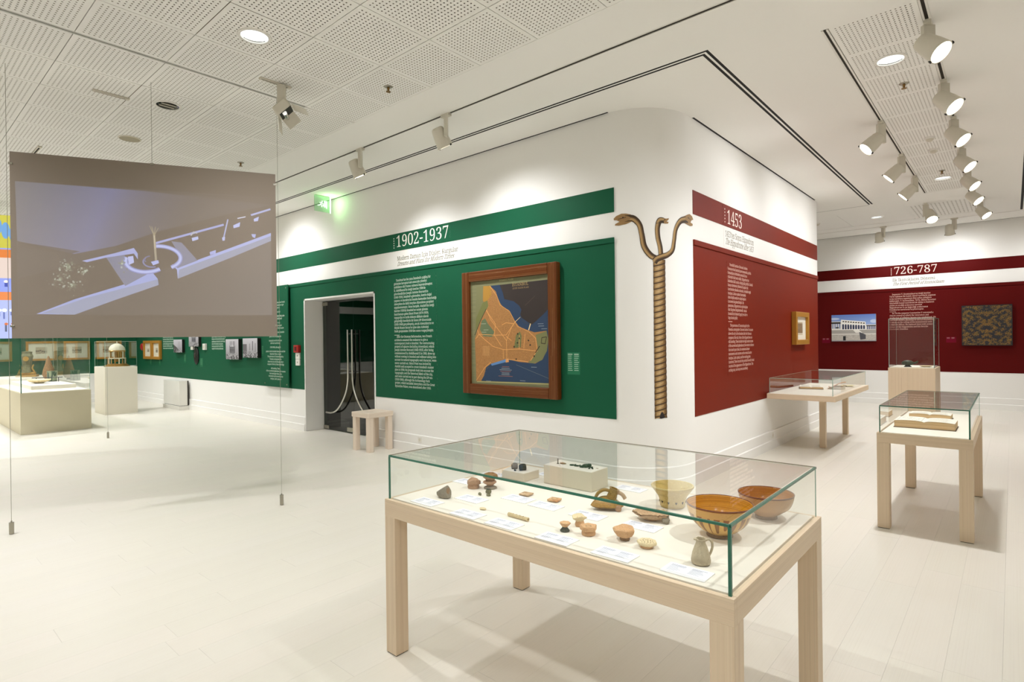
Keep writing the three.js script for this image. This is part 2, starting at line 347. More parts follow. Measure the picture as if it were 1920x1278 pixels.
// a track spotlight: adapter, hanging bracket and a barrel head turned along aim
function trackSpot(x, z, aim, opt) {
  const { label, lit = 2, power = I_SPOT, cone = 0.5, side = [0.075, 0], group, turn = 0, s = 1 } = opt;
  const t = thing('track_spotlight', label, 'spotlight', [x, H, z], 0, group);
  const a = new THREE.Vector3(...aim).normalize(), q = new THREE.Quaternion().setFromUnitVectors(new THREE.Vector3(0, -1, 0), a);
  const rot = (g) => g.rotateY(turn);
  part('adapter', bx(-0.024, 0.024, -0.028, 0.004, -0.06, 0.06, 0.004).rotateY(Math.abs(z + 3.967) < 0.01 || z < -14 ? Math.PI / 2 : 0), M.lampwhite, t);
  part('bracket', rot(bx(-0.018, 0.018, -0.235, -0.024, -0.045, 0.045, 0.006)), M.lampwhite, t);
  const c = new THREE.Vector3(side[0], -0.215, side[1]);
  const place = (g) => g.applyQuaternion(q).translate(c.x, c.y, c.z);
  const head = part('head', place(latheGeo([[0.0, 0.1], [0.045, 0.1], [0.062, 0.088], [0.068, 0.06], [0.078, -0.02], [0.083, -0.105], [0.076, -0.105], [0.072, -0.06], [0, -0.06]].map(([r, y]) => [r * s, y * s]), 32, 0.5)), M.lampwhite, t);
  const arm = new THREE.Vector3(c.x, 0, c.z); 
  part('pivot', tubeGeo([[0, -0.19, 0], [c.x * 0.5, -0.2, c.z * 0.5], [c.x, -0.21, c.z]], 0.018, 6, 10), M.lampwhite, t);
  part('lens', place(new THREE.CylinderGeometry(0.07 * s, 0.07 * s, 0.006, 32).translate(0, -0.098 * s, 0)), lit === 2 ? M.lens : M.lensdim, head);
  parts('rim_clip', [place(bx(0.078 * s, 0.09 * s, -0.112 * s, -0.095 * s, -0.008, 0.008)), place(bx(-0.09 * s, -0.078 * s, -0.112 * s, -0.095 * s, -0.008, 0.008))], M.black, head);
  const front = c.clone().add(new THREE.Vector3(x, H, z)).addScaledVector(a, 0.125 * s);
  if (power) spotLight(front, front.clone().addScaledVector(a, 2), power, cone);
  return t;
}
{
  const R = [[-5.24, 'nearest'], [-6.55, 'second'], [-7.72, 'third'], [-8.99, 'fourth'], [-10.19, 'fifth'], [-11.35, 'sixth']];
  const ord = { nearest: 'nearest lit spotlight on the right-hand aisle track, largest in view', second: 'second lit spotlight from the front on the right-hand aisle track', third: 'third lit spotlight from the front on the right-hand aisle track', fourth: 'fourth lit spotlight from the front on the right-hand aisle track', fifth: 'fifth lit spotlight from the front on the right-hand aisle track', sixth: 'sixth lit spotlight from the front on the right-hand aisle track' };
  for (const [z, k] of R) trackSpot(-0.453, z, [0.62, -0.72, 0.28], { label: ord[k], side: [0.02, 0.075], turn: -0.85 });
  trackSpot(-0.40, -12.8, [0.55, -0.75, 0.3], { label: 'last and smallest lit spotlight beyond the end of the aisle track', side: [0.03, 0.07], turn: -0.85 });
  trackSpot(-1.054, -7.32, [-0.62, -0.66, 0.35], { power: 2.4, cone: 1.25, label: 'nearest spotlight on the left-hand aisle track, its lens showing', side: [-0.07, 0.02], turn: -0.85 });
  trackSpot(-1.054, -8.84, [-0.68, -0.68, 0.12], { power: 2.4, cone: 1.25, label: 'middle spotlight on the left-hand aisle track turned to red wall', side: [-0.07, 0.02], turn: -0.85 });
  trackSpot(-1.054, -10.16, [-0.7, -0.68, 0.1], { power: 2.4, cone: 1.25, label: 'farthest spotlight on the left-hand aisle track turned to red wall', side: [-0.07, 0.02], turn: -0.85 });
  trackSpot(-5.88, -3.967, [0.08, -0.9, -0.46], { label: 'left of two white spotlights seen from behind on the green wall track', side: [-0.08, 0], turn: 0.7, cone: 1.0, power: 4.2 });
  trackSpot(-4.35, -3.967, [0.08, -0.87, -0.5], { label: 'right of two white spotlights seen from behind on the green wall track', side: [-0.08, 0], turn: 0.7, cone: 1.1, power: 3.6 });
  for (const x of [-9.3, -11.3, -13.2, -15.4, -17.2]) trackSpot(x, -3.967, [0.05, -0.74, -0.66], { label: 'white spotlight on the green wall track hidden behind the screen', side: [-0.08, 0], group: 'spotlights behind the screen', cone: 1.1, power: 3.6 });
  trackSpot(-1.13, -12.4, [0.25, -0.72, 0.5], { label: 'lit spotlight hung from the cross ceiling with its lens facing forward', side: [0.06, -0.06], turn: -0.85, s: 1.1 });
  trackSpot(-2.05, -14.373, [0.05, -0.86, -0.45], { label: 'left of two spotlights seen from behind before the far wall', side: [-0.08, -0.02], turn: 0.8, cone: 1.45, power: 1.8 });
  trackSpot(-0.85, -14.373, [0.05, -0.86, -0.45], { label: 'right of two spotlights seen from behind before the far wall', side: [-0.08, -0.02], turn: 0.8, cone: 1.45, power: 1.8 });
  trackSpot(1.0, -14.373, [0.05, -0.86, -0.45], { label: 'spotlight before the far wall beyond the right edge of view', side: [-0.08, -0.02], cone: 1.45, power: 1.8 });
  trackSpot(-0.42, -3.967, [-0.72, -0.66, -0.3], { label: 'spotlight cut off by the top edge above the aisle strip', side: [0, -0.06], cone: 0.75, power: 4 });
  // over the large table, above the picture
  trackSpot(0.3, -2.9, [-0.42, -0.8, 0.16], { label: 'spotlight right of the large showcase above the picture', side: [0, 0.07], power: I_TABLE, cone: 0.5 });
  trackSpot(-2.0, -1.2, [0.2, -0.9, -0.32], { label: 'spotlight left of the large showcase above the picture', side: [0, 0.07], power: I_TABLE * 0.9, cone: 0.5 });
}
// floodlight with barn doors under its short track
{
  const t = thing('floodlight', 'white floodlight with open barn door flaps below the perforated ceiling', 'floodlight', [-4.915, H - 0.01, -2.5], 0.9);
  part('bracket', bx(-0.035, 0.035, -0.2, 0, -0.03, 0.03, 0.006), M.lampwhite, t);
  const tilt = 0.75, T = (g) => g.rotateZ(tilt).translate(0.03, -0.235, 0);
  const h = part('head', T(new RoundedBoxGeometry(0.15, 0.09, 0.15, 2, 0.02).translate(0, 0.03, 0)), M.lampwhite, t);
  part('lamp_window', T(new THREE.BoxGeometry(0.125, 0.006, 0.125).translate(0, -0.014, 0)), M.black, h);
  part('reflector', T(new THREE.CylinderGeometry(0.02, 0.02, 0.12, 14).rotateX(Math.PI / 2).translate(-0.02, -0.03, 0)), M.chrome, h);
  part('flap', T(new THREE.BoxGeometry(0.004, 0.13, 0.15).translate(0, -0.065, 0).rotateZ(0.5).translate(0.077, -0.012, 0)), M.lampwhite, t);
  part('flap', T(new THREE.BoxGeometry(0.004, 0.13, 0.15).translate(0, -0.065, 0).rotateZ(-0.7).translate(-0.077, -0.012, 0)), M.lampwhite, t);
  part('flap', T(new THREE.BoxGeometry(0.13, 0.1, 0.004).translate(0, -0.05, 0).rotateX(0.6).translate(0, -0.012, -0.077)), M.lampwhite, t);
}
// sprinklers, detectors, ceiling loudspeaker
function sprinkler(x, z, label) {
  const t = thing('sprinkler', label, 'sprinkler', [x, H, z]);
  part('escutcheon', latheGeo([[0.0, -0.006], [0.03, -0.006], [0.042, 0.002]], 24), M.steel, t);
  part('nozzle', [cyl(0.008, 0.012, 0.03, 0, -0.036, 0, 12), cyl(0.022, 0.022, 0.003, 0, -0.045, 0, 16)], std({ color: 0x8a6a3a, roughness: 0.4, metalness: 0.7 }), t);
}
sprinkler(-4.264, -3.185, 'brass sprinkler head in the perforated ceiling near the green wall track');
sprinkler(-7.45, -3.228, 'brass sprinkler head in the perforated ceiling above the screen corner');
sprinkler(-0.734, -6.366, 'sprinkler head behind the near downlight of the aisle strip');
sprinkler(-0.731, -10.1, 'sprinkler head before the far downlight of the aisle strip');
function detector(x, z, label) {
  const t = thing('smoke_detector', label, 'detector', [x, H, z]);
  part('base', latheGeo([[0.0, -0.018], [0.05, -0.018], [0.056, 0.002]], 28), M.white, t);
  part('sensor_dome', latheGeo([[0.0, -0.05], [0.018, -0.048], [0.034, -0.038], [0.04, -0.018]], 28), M.lampwhite, t);
}
detector(-0.714, -8.31, 'nearer of two white detectors on the perforated aisle strip');
detector(-0.724, -8.87, 'farther of two white detectors on the perforated aisle strip');
detector(-3.0, -13.0, 'small white detector left of the downlight in cross ceiling');
{
  const t = thing('ceiling_speaker', 'round grey loudspeaker grille flush in the perforated ceiling above the screen', 'loudspeaker', [-7.473, H, -2.006]);
  part('rim', latheGeo([[0.1, 0.004], [0.1, -0.006], [0.112, -0.003], [0.114, 0.004]], 36), M.lampwhite, t);
  part('grille', new THREE.CylinderGeometry(0.101, 0.101, 0.006, 36), std({ color: 0xa89f88, roughness: 0.8 }), t);
}
// ------------------------------------------------------------------ lettering on the walls
const SERIF = 'serif';
// a sheet of print: w x h metres, drawn on a canvas of ppm pixels per metre
function printTex(w, h, ppm, bg, draw) {
  return canvasTex(Math.round(w * ppm), Math.round(h * ppm), (x, cw, ch) => { if (bg) { x.fillStyle = bg; x.fillRect(0, 0, cw, ch); } x.scale(ppm, ppm); draw(x, w, h); });
}
// text stretched to an exact width
function fitText(x, s, px, py, size, width, style = '', skew = 0) {
  x.save(); x.translate(px, py); x.transform(1, 0, skew, 1, 0, 0); x.scale(size / 100, size / 100); x.font = `${style} 100px ${SERIF}`; x.textBaseline = 'alphabetic';
  const w = x.measureText(s).width, k = width ? width / (w * size / 100) : 1; x.scale(k, 1); x.fillText(s, 0, 0); if (size < 0.15) { x.strokeStyle = x.fillStyle; x.lineWidth = 1.5; x.strokeText(s, 0, 0); } x.restore();
}
function paragraph(x, lines, px, py, pitch, size, squeeze, indent) {
  lines.forEach((l, i) => { x.save(); x.translate(px + (i === 0 ? indent : 0), py + i * pitch); x.scale((size / 100) * squeeze, size / 100); x.font = `100px ${SERIF}`; x.fillText(l, 0, 0); x.restore(); });
}
// patch on a wall: a plane mesh standing 1 mm off the surface
function patch(name, parent, face, u0, u1, y0, y1, off, mat) {
  const g = new THREE.BoxGeometry(u1 - u0, y1 - y0, 0.001); g.translate((u0 + u1) / 2, (y0 + y1) / 2, 0);
  if (face === 'north') g.translate(0, 0, ZG + off); else if (face === 'far') g.translate(0, 0, ZF + off);
  else if (face === 'east') g.rotateY(Math.PI / 2).translate(XR + off, 0, 0); else if (face === 'west') g.rotateY(Math.PI / 2).translate(XW + off, 0, 0);
  return part(name, g, mat, parent);
}
function dots(x, px, y0, y1, r) { for (let i = 0; i < 5; i++) { x.beginPath(); x.arc(px, y0 + ((y1 - y0) * i) / 4, r, 0, 7); x.fill(); } }
const TXT = {
  g1: ["Tanzimat'tan bu yana İstanbul'a çağdaş bir", 'görünüm kavuşturmak amacıyla yönetici', 'yetkililerce iki Fransız mimara başvurulmuştur.', "II. Abdülhamid'in isteği üzerine 1908'de", "görevlendirilen Joseph Antoine Bouvard'ın", "(1840-1920), İstanbul'u görmeden, kentin doğal", 'yapısını ve karakterini hesaba katmadan hazırladığı', 'Atmeydanı da dahil meydan düzenleme projeleri', "uygulanmamıştır. Buna karşılık, Atatürk'ün isteği", "üzerine 1936'da İstanbul'un nazım planını", 'hazırlamaya gelen Henri Prost (1874-1959),', 'topografya ve tarihi dokuyu dikkate alarak', 'geliştirdiği önerilerin bir kısmı DP döneminde', "(1950-1960) gerçekleşmiş, ancak Atmeydanı'nı ve", 'Büyük Bizans Sarayı\'nı içine alan Arkeoloji', "Parkı projesinden 1950'den sonra vazgeçilmiştir."],
  g2: ['After the Ottoman Reformation, two French', 'architects assumed the endeavor to give a', 'contemporary look to Istanbul. The restructuring', 'projects of squares (including Atmeydanı), which', 'Joseph Antoine Bouvard (1840-1920), after being', 'commissioned by Abdülhamid II in 1908, drew up', 'without coming to Istanbul and without taking into', 'account its natural topography and character, were', 'never carried out. Henri Prost was invited by', "Atatürk and accepted to create Istanbul's master", 'plan in 1936; his proposals took into account the', 'topography and the historical fabric of the city,', 'and were carried out in part during the DP era', '(1950-1960), although the Archaeology Park', 'project, which included Atmeydanı and the Great', 'Byzantine Palace, was abandoned after 1950.'],
  r1: ['Venedikli haritacı Giovanni Andrea', 'Vavassore\'nin İstanbul panoramasında, şehrin', 'Osmanlılarca fethinden sonraki ilk on', 'yıllardaki hali tasvir edilir. Hippodrom\'un', 'kalıntıları hâlâ ayakta olduğu gibi görülür. Kavisli', 'kısmın (sfendone) yüksek alt yapıları ile', 'üzerlerinde yükselen sütunlar, ortadaki engel', '(euripus, Latince spina) üzerindeki', 'daha küçük anıtlar ve çıkış kapıları', '(carceres) da gösterilmiştir. Bu', 'panorama, Hippodrom\'un görünüşüne', 'dair ilk görsel belgelerdendir. Ancak', 'burada bir de kemerli geçit yer alır ve', 'kapı olarak çizilir.'],
  r2: ['The panorama of Constantinople by the', 'Venetian cartographer Giovanni Andrea Vavassore', 'shows the city in the decades after the Ottoman', 'conquest of the city. Parts of the Hippodrome are', 'still standing. These include the high substructures', 'of the curved end (sphendone), the western columns', 'that stand upon them, the numerous lesser', 'monuments and carceres on the central barrier', '(euripus, Latin: spina), and the starting gates', '(carceres). These records the provide the early visual', 'records of the appearance of the Hippodrome. The', 'arching may, one may see an archway.'],
  f1: ["İmparator V. Konstantinos'un isteği üzerine", "754'te toplanan bir konsil, dinsel tasvirlerin yapımını", 've bu tasvirlere tapınmayı dine aykırı olduğunu', "bildirmiştir. V. Konstantinos, 765'te, Milion duvarları", 'üzerindeki konsil tasvirlerini de silmiş ve bunların', 'yerine en sevdiği arabacının tasvirini', "Hippodrom'un ve en beğendiği arabacısının", "Uranikos'un tasvirlerini koydurmuştur."],
  f2: ['In 754 the emperor Constantine V convened a', 'church council at which the veneration and', 'production of religious images was condemned. He', 'had whitewashed paintings of the six ecumenical', 'councils on the ceiling of the monumental arch', 'called the Milion. He replaced them with scenes', 'images of the Hippodrome and his favorite', 'charioteer, Uranikos.'],
};
const printMat = (t, rough = 0.5) => phy({ map: t, roughness: rough, specularIntensity: rough === 0.5 ? 0.15 : 1 });
{ // 1902-1937
  const off = 0.0046;
  let w = 1.22, h = 0.2;
  patch('title_lettering', wallNorth, 'north', -6.735, -5.515, 2.862, 3.083, off, printMat(printTex(w, 0.221, 800, GREEN, (x) => {
    x.fillStyle = '#f3efe4'; fitText(x, '1902-1937', 0.075, 0.183, 0.228, 1.125); dots(x, 0.028, 0.055, 0.188, 0.0095);
  })));
  patch('subtitle_lettering', wallNorth, 'north', -6.66, -5.32, 2.6, 2.78, 0.001, printMat(printTex(1.34, 0.18, 700, WALLHEX, (x) => {
    x.fillStyle = '#57512f'; fitText(x, 'Modern Zaman İçin Düşler, Kurgular', 0.02, 0.075, 0.082, 1.27); fitText(x, 'Dreams and Plans for Modern Times', 0.02, 0.152, 0.08, 1.19, 'italic', -0.2);
  }), 0.75));
  patch('wall_text', wallNorth, 'north', -6.74, -5.8, 0.84, 2.46, off, printMat(printTex(0.94, 1.62, 1150, GREEN, (x) => {
    x.fillStyle = '#e9ecdf'; paragraph(x, TXT.g1, 0.02, 0.052, 0.0487, 0.043, 0.86, 0.05); x.fillRect(0.02, 0.822, 0.12, 0.005);
    paragraph(x, TXT.g2, 0.02, 0.862, 0.0472, 0.043, 0.86, 0.05);
  })));
  // 1453: u runs along -z, so u = -z
  patch('title_lettering', wallEast, 'east', 6.63, 7.3, 2.868, 3.1, off, printMat(printTex(0.67, 0.232, 800, RED, (x) => {
    x.fillStyle = '#f6e6da'; fitText(x, '1453', 0.125, 0.205, 0.235, 0.5); dots(x, 0.06, 0.045, 0.195, 0.009);
  })));
  patch('subtitle_lettering', wallEast, 'east', 6.66, 7.76, 2.615, 2.835, 0.001, printMat(printTex(1.1, 0.22, 700, WALLHEX, (x) => {
    x.fillStyle = '#6e6755'; fitText(x, "1453'ten Sonra Hippodrom", 0.045, 0.095, 0.1, 0.98); fitText(x, 'The Hippodrome after 1453', 0.045, 0.185, 0.1, 0.96, 'italic', -0.2);
  }), 0.75));
  patch('wall_text', wallEast, 'east', 6.73, 7.7, 1.1, 2.45, off, printMat(printTex(0.97, 1.35, 1150, RED, (x) => {
    x.fillStyle = '#f0cfc0'; paragraph(x, TXT.r1, 0.03, 0.05, 0.0487, 0.045, 0.8, 0.06); x.fillRect(0.03, 0.712, 0.13, 0.006);
    paragraph(x, TXT.r2, 0.03, 0.775, 0.0485, 0.045, 0.78, 0.06);
  })));
  // 726-787
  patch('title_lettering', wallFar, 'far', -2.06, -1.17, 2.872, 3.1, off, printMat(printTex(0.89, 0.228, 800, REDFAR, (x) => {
    x.fillStyle = '#f4dfd2'; fitText(x, '726-787', 0.075, 0.19, 0.225, 0.79); dots(x, 0.03, 0.06, 0.195, 0.009);
  })));
  patch('subtitle_lettering', wallFar, 'far', -2.04, -1.06, 2.63, 2.84, 0.001, printMat(printTex(0.98, 0.21, 700, WALLHEX, (x) => {
    x.fillStyle = '#615a48'; fitText(x, 'İlk İkonoklazm Dönemi', 0.03, 0.09, 0.088, 0.77); fitText(x, 'The First Period of Iconoclasm', 0.03, 0.175, 0.085, 0.92, 'italic', -0.2);
  }), 0.75));
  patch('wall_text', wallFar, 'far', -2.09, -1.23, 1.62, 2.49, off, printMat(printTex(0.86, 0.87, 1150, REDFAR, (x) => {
    x.fillStyle = '#eecabb'; paragraph(x, TXT.f1, 0.02, 0.045, 0.049, 0.044, 0.76, 0.05); x.fillRect(0.02, 0.415, 0.12, 0.005);
    paragraph(x, TXT.f2, 0.02, 0.468, 0.0505, 0.044, 0.78, 0.05);
  })));
  // texts further down the green wall
  patch('wall_text', wallNorth, 'north', -13.3, -12.55, 1.38, 2.3, off, printMat(printTex(0.75, 0.92, 500, GREEN, (x) => { x.fillStyle = '#e9ecdf'; paragraph(x, [...TXT.g2.slice(0, 9), ...TXT.g1.slice(4, 12)], 0.02, 0.05, 0.052, 0.046, 0.64, 0.04); })));
  patch('wall_text', wallNorth, 'north', -16.4, -15.6, 1.38, 2.2, off, printMat(printTex(0.8, 0.82, 500, GREEN, (x) => { x.fillStyle = '#e9ecdf'; paragraph(x, [...TXT.g1.slice(0, 7), ...TXT.g2.slice(3, 10)], 0.02, 0.05, 0.056, 0.05, 0.62, 0.04); })));
  // small vinyl caption by the map, by the photograph and by the carpet
  patch('caption', wallNorth, 'north', -3.655, -3.49, 1.165, 1.405, off, printMat(printTex(0.165, 0.24, 900, '#2f7554', (x) => {
    x.fillStyle = '#a9c7b0'; for (let i = 0; i < 9; i++) { x.fillRect(0.008, 0.015 + i * 0.022, i === 0 ? 0.06 : rr(0.045, 0.066), i === 0 ? 0.012 : 0.007); x.fillRect(0.09, 0.015 + i * 0.022, i === 0 ? 0.06 : rr(0.045, 0.066), i === 0 ? 0.012 : 0.007); }
  })));
  for (const u of [-3.44, -1.06]) patch('caption', wallFar, 'far', u, u + 0.17, 1.38, 1.5, off, printMat(printTex(0.17, 0.12, 900, '#6e0e24', (x) => {
    x.fillStyle = '#b07f80'; for (let i = 0; i < 2; i++) { x.fillRect(0.012, 0.012 + i * 0.016, 0.05, 0.007); x.fillRect(0.09, 0.012 + i * 0.016, 0.05, 0.007); }
  })));
  for (const [u, v, s] of [[-14.95, 1.1, 0.14], [-13.95, 1.02, 0.16], [-11.72, 1.3, 0.12], [-10.9, 1.3, 0.12], [-17.4, 1.0, 0.12], [-16.7, 1.0, 0.12]]) patch('caption', wallNorth, 'north', u, u + s, v, v + 0.2, off, printMat(printTex(s, 0.2, 400, '#2a6b49', (x) => { x.fillStyle = '#5f9070'; for (let i = 0; i < 6; i++) x.fillRect(0.01, 0.02 + i * 0.025, s * 0.7, 0.008); })));
}

// ------------------------------------------------------------------ serpent column print on the rounded corner
{
  const t = thing('serpent_column_print', 'life-size printed picture of a twisted bronze column with three snake heads', 'mural', [CX, 0, CZ]);
  const bend = (g) => { const p = g.attributes.position, arc = RC * Math.PI / 2;
    for (let i = 0; i < p.count; i++) { const s = p.getX(i), o = p.getZ(i), R = RC + o; let X, Z;
      if (s < 0) { X = s; Z = R; } else if (s > arc) { X = R; Z = -(s - arc); } else { X = R * Math.sin(s / RC); Z = R * Math.cos(s / RC); }
      p.setX(i, X); p.setZ(i, Z); } g.computeVertexNormals(); return g; };
  const U0 = 0.08, U1 = 1.12, V0 = 0.7, V1 = 2.86, K = 900;
  // ribbon along a path with half width per point
  function ribbon(pts, seg, z) {
    const c = new THREE.CatmullRomCurve3(pts.map(([x, y]) => new THREE.Vector3(x, y, 0))), pos = [], uv = [], idx = [];
    for (let i = 0; i <= seg; i++) { const u = i / seg, p = c.getPoint(u), d = c.getTangent(u), f = u * (pts.length - 1), k = Math.min(pts.length - 2, Math.floor(f)), w = pts[k][2] + (pts[k + 1][2] - pts[k][2]) * (f - k), n = [-d.y, d.x];
      for (const s of [-1, -0.33, 0.33, 1]) { pos.push(p.x + n[0] * s * w, p.y + n[1] * s * w, z); uv.push((p.x + n[0] * s * w - U0) / (U1 - U0), (p.y + n[1] * s * w - V0) / (V1 - V0)); }
      if (i) for (let q = 0; q < 3; q++) { const a = (i - 1) * 4 + q, b = a + 4; idx.push(a, b, a + 1, b, b + 1, a + 1); } }
    const g = new THREE.BufferGeometry(); g.setAttribute('position', new THREE.Float32BufferAttribute(pos, 3)); g.setAttribute('uv', new THREE.Float32BufferAttribute(uv, 2)); g.setIndex(idx); return g;
  }
  function blade(pts, z) { const s = new THREE.Shape(pts.map((p) => new THREE.Vector2(...p))); const g = new THREE.ShapeGeometry(s); const p = g.attributes.position, uv = g.attributes.uv; for (let i = 0; i < p.count; i++) { p.setZ(i, z); uv.setXY(i, (p.getX(i) - U0) / (U1 - U0), (p.getY(i) - V0) / (V1 - V0)); } return g; }
  const sx = 0.548, hw = 0.062, yb = 0.735, yt = 2.3, pitch = 0.0585;
  const neckL = [[sx - 0.02, 2.35, 0.026], [sx - 0.085, 2.38, 0.03], [sx - 0.15, 2.47, 0.029], [sx - 0.175, 2.6, 0.026], [sx - 0.2, 2.7, 0.027], [sx - 0.26, 2.76, 0.033], [sx - 0.34, 2.765, 0.034]];
  const neckM = [[sx + 0.02, 2.34, 0.025], [sx + 0.012, 2.46, 0.025], [sx - 0.012, 2.57, 0.025], [sx - 0.014, 2.67, 0.026], [sx + 0.012, 2.735, 0.03], [sx + 0.055, 2.735, 0.028]];
  const neckR = [[sx - 0.055, 2.315, 0.02], [sx - 0.03, 2.345, 0.03], [sx + 0.03, 2.37, 0.032], [sx + 0.09, 2.39, 0.027], [sx + 0.15, 2.44, 0.025], [sx + 0.175, 2.54, 0.023], [sx + 0.2, 2.66, 0.024], [sx + 0.265, 2.745, 0.03], [sx + 0.34, 2.77, 0.035], [sx + 0.4, 2.775, 0.034]];
  const tex = canvasTex(Math.round((U1 - U0) * K), Math.round((V1 - V0) * K), (x) => {
    const X = (u) => (u - U0) * K, Y = (v) => (V1 - v) * K;
    x.fillStyle = '#987649'; x.fillRect(0, 0, 4000, 4000);
    const g = x.createLinearGradient(X(sx - hw), 0, X(sx + hw), 0); [[0, '#6f5029'], [0.15, '#a4834f'], [0.42, '#b8996b'], [0.72, '#94713f'], [1, '#523818']].forEach(([a, c]) => g.addColorStop(a, c));
    x.fillStyle = g; x.fillRect(X(sx - hw - 0.02), Y(yt + 0.05), (hw + 0.02) * 2 * K, 2000);
    for (let y = yb - 0.1; y < yt + 0.1; y += pitch) {
      for (let k = 0; k < 9; k++) { x.strokeStyle = `rgba(52,32,12,${0.06 + 0.05 * k})`; x.lineWidth = 18 - k * 2; x.beginPath(); x.moveTo(X(sx - hw - 0.01), Y(y)); x.quadraticCurveTo(X(sx - 0.01), Y(y + 0.006), X(sx + hw + 0.01), Y(y + 0.036)); x.stroke(); }
      x.strokeStyle = 'rgba(226,196,146,0.35)'; x.lineWidth = 12; x.beginPath(); x.moveTo(X(sx - hw * 0.7), Y(y + 0.03)); x.quadraticCurveTo(X(sx - 0.01), Y(y + 0.036), X(sx + hw * 0.5), Y(y + 0.058)); x.stroke();
    }
    const paintNeck = (pts) => { const c = new THREE.CatmullRomCurve3(pts.map(([a, b]) => new THREE.Vector3(a, b, 0)));
      for (const [off, wd, col] of [[0, 1, '#8f6d3a'], [0.45, 0.5, 'rgba(70,46,18,0.55)'], [0.8, 0.35, 'rgba(44,28,10,0.75)'], [-0.35, 0.4, 'rgba(200,168,118,0.5)'], [-0.95, 0.16, 'rgba(40,26,10,0.8)']]) {
        x.strokeStyle = col; x.beginPath(); for (let i = 0; i <= 50; i++) { const p = c.getPoint(i / 50), d = c.getTangent(i / 50), w = 0.028; const px = X(p.x + d.y * off * w), py = Y(p.y - d.x * off * w); i ? x.lineTo(px, py) : x.moveTo(px, py); } x.lineWidth = 0.062 * K * wd; x.stroke(); }
    };
    [neckM, neckL, neckR].forEach(paintNeck);
    // heads: brows, eyes, open jaws
    const head = (hx, hy, dir) => { x.fillStyle = '#967448'; x.beginPath(); x.ellipse(X(hx), Y(hy), 68, 27, 0, 0, 7); x.fill(); x.strokeStyle = '#3a2610'; x.lineWidth = 5; x.beginPath(); x.moveTo(X(hx - dir * 0.03), Y(hy + 0.012)); x.lineTo(X(hx + dir * 0.05), Y(hy + 0.0)); x.stroke(); x.fillStyle = '#2b1a0a'; x.beginPath(); x.arc(X(hx + dir * 0.0), Y(hy + 0.014), 6, 0, 7); x.fill(); };
    head(sx - 0.36, 2.765, -1); head(sx + 0.42, 2.785, 1);
    for (let i = 0; i < 5000; i++) { x.fillStyle = rnd() < 0.5 ? 'rgba(40,26,8,0.13)' : 'rgba(230,205,160,0.12)'; x.fillRect(rnd() * (U1 - U0) * K, rnd() * (V1 - V0) * K, rr(1, 4), rr(1, 5)); }
    x.fillStyle = '#241a1a'; x.beginPath(); x.moveTo(X(sx - 0.02), Y(yb - 0.02)); x.quadraticCurveTo(X(sx - 0.005), Y(yb + 0.09), X(sx + 0.022), Y(yb + 0.062)); x.lineTo(X(sx + 0.042), Y(yb + 0.02)); x.lineTo(X(sx + 0.034), Y(yb - 0.02)); x.fill();
  });
  const mat = std({ map: tex, roughness: 0.7 });
  // shaft with scalloped edges
  const rows = 220, pos = [], uv = [], idx = [];
  for (let i = 0; i <= rows; i++) {
    const y = yb + ((yt + 0.04 - yb) * i) / rows, l = hw * (1 + 0.035 * Math.abs(Math.sin((Math.PI * (y - yb)) / pitch))), r = hw * (1 + 0.05 * Math.abs(Math.sin((Math.PI * (y - 0.036 - yb)) / pitch))), tw = 1 + 0.03 * (1 - i / rows);
    for (let q = 0; q <= 6; q++) { const s = sx - l * tw + ((l + r) * tw * q) / 6, dy = i === 0 ? [0.0, 0.006, 0.004, 0.0, 0.004, 0.01, 0.014][q] : 0; pos.push(s, y + dy, 0.003); uv.push((s - U0) / (U1 - U0), (y + dy - V0) / (V1 - V0)); }
    if (i) for (let q = 0; q < 6; q++) { const a = (i - 1) * 7 + q, b = a + 7; idx.push(a, a + 1, b, b, a + 1, b + 1); }
  }
  const sh = new THREE.BufferGeometry(); sh.setAttribute('position', new THREE.Float32BufferAttribute(pos, 3)); sh.setAttribute('uv', new THREE.Float32BufferAttribute(uv, 2)); sh.setIndex(idx);
  part('twisted_shaft', bend(sh), mat, t);
  const headsOf = { L: [[[sx - 0.28, 2.802], [sx - 0.33, 2.815], [sx - 0.375, 2.818], [sx - 0.43, 2.8], [sx - 0.458, 2.776], [sx - 0.452, 2.76], [sx - 0.425, 2.757], [sx - 0.395, 2.738], [sx - 0.44, 2.72], [sx - 0.445, 2.706], [sx - 0.4, 2.7], [sx - 0.33, 2.708], [sx - 0.27, 2.73]]],
    M: [[[sx + 0.045, 2.764], [sx + 0.075, 2.755], [sx + 0.112, 2.762], [sx + 0.108, 2.748], [sx + 0.085, 2.728], [sx + 0.108, 2.722], [sx + 0.1, 2.706], [sx + 0.065, 2.704], [sx + 0.04, 2.71]]],
    R: [[[sx + 0.33, 2.805], [sx + 0.39, 2.828], [sx + 0.44, 2.842], [sx + 0.5, 2.828], [sx + 0.53, 2.796], [sx + 0.49, 2.785], [sx + 0.46, 2.757], [sx + 0.515, 2.748], [sx + 0.512, 2.73], [sx + 0.45, 2.718], [sx + 0.38, 2.726], [sx + 0.32, 2.735]]] };
  for (const [pts, key, z] of [[neckM, 'M', 0.0034], [neckL, 'L', 0.0038], [neckR, 'R', 0.0042]]) {
    const n = part('snake_neck', bend(ribbon(pts, 60, z)), mat, t);
    part('snake_head', headsOf[key].map((p) => bend(blade(p, z + 0.0003)))[0], mat, n);
  }
}

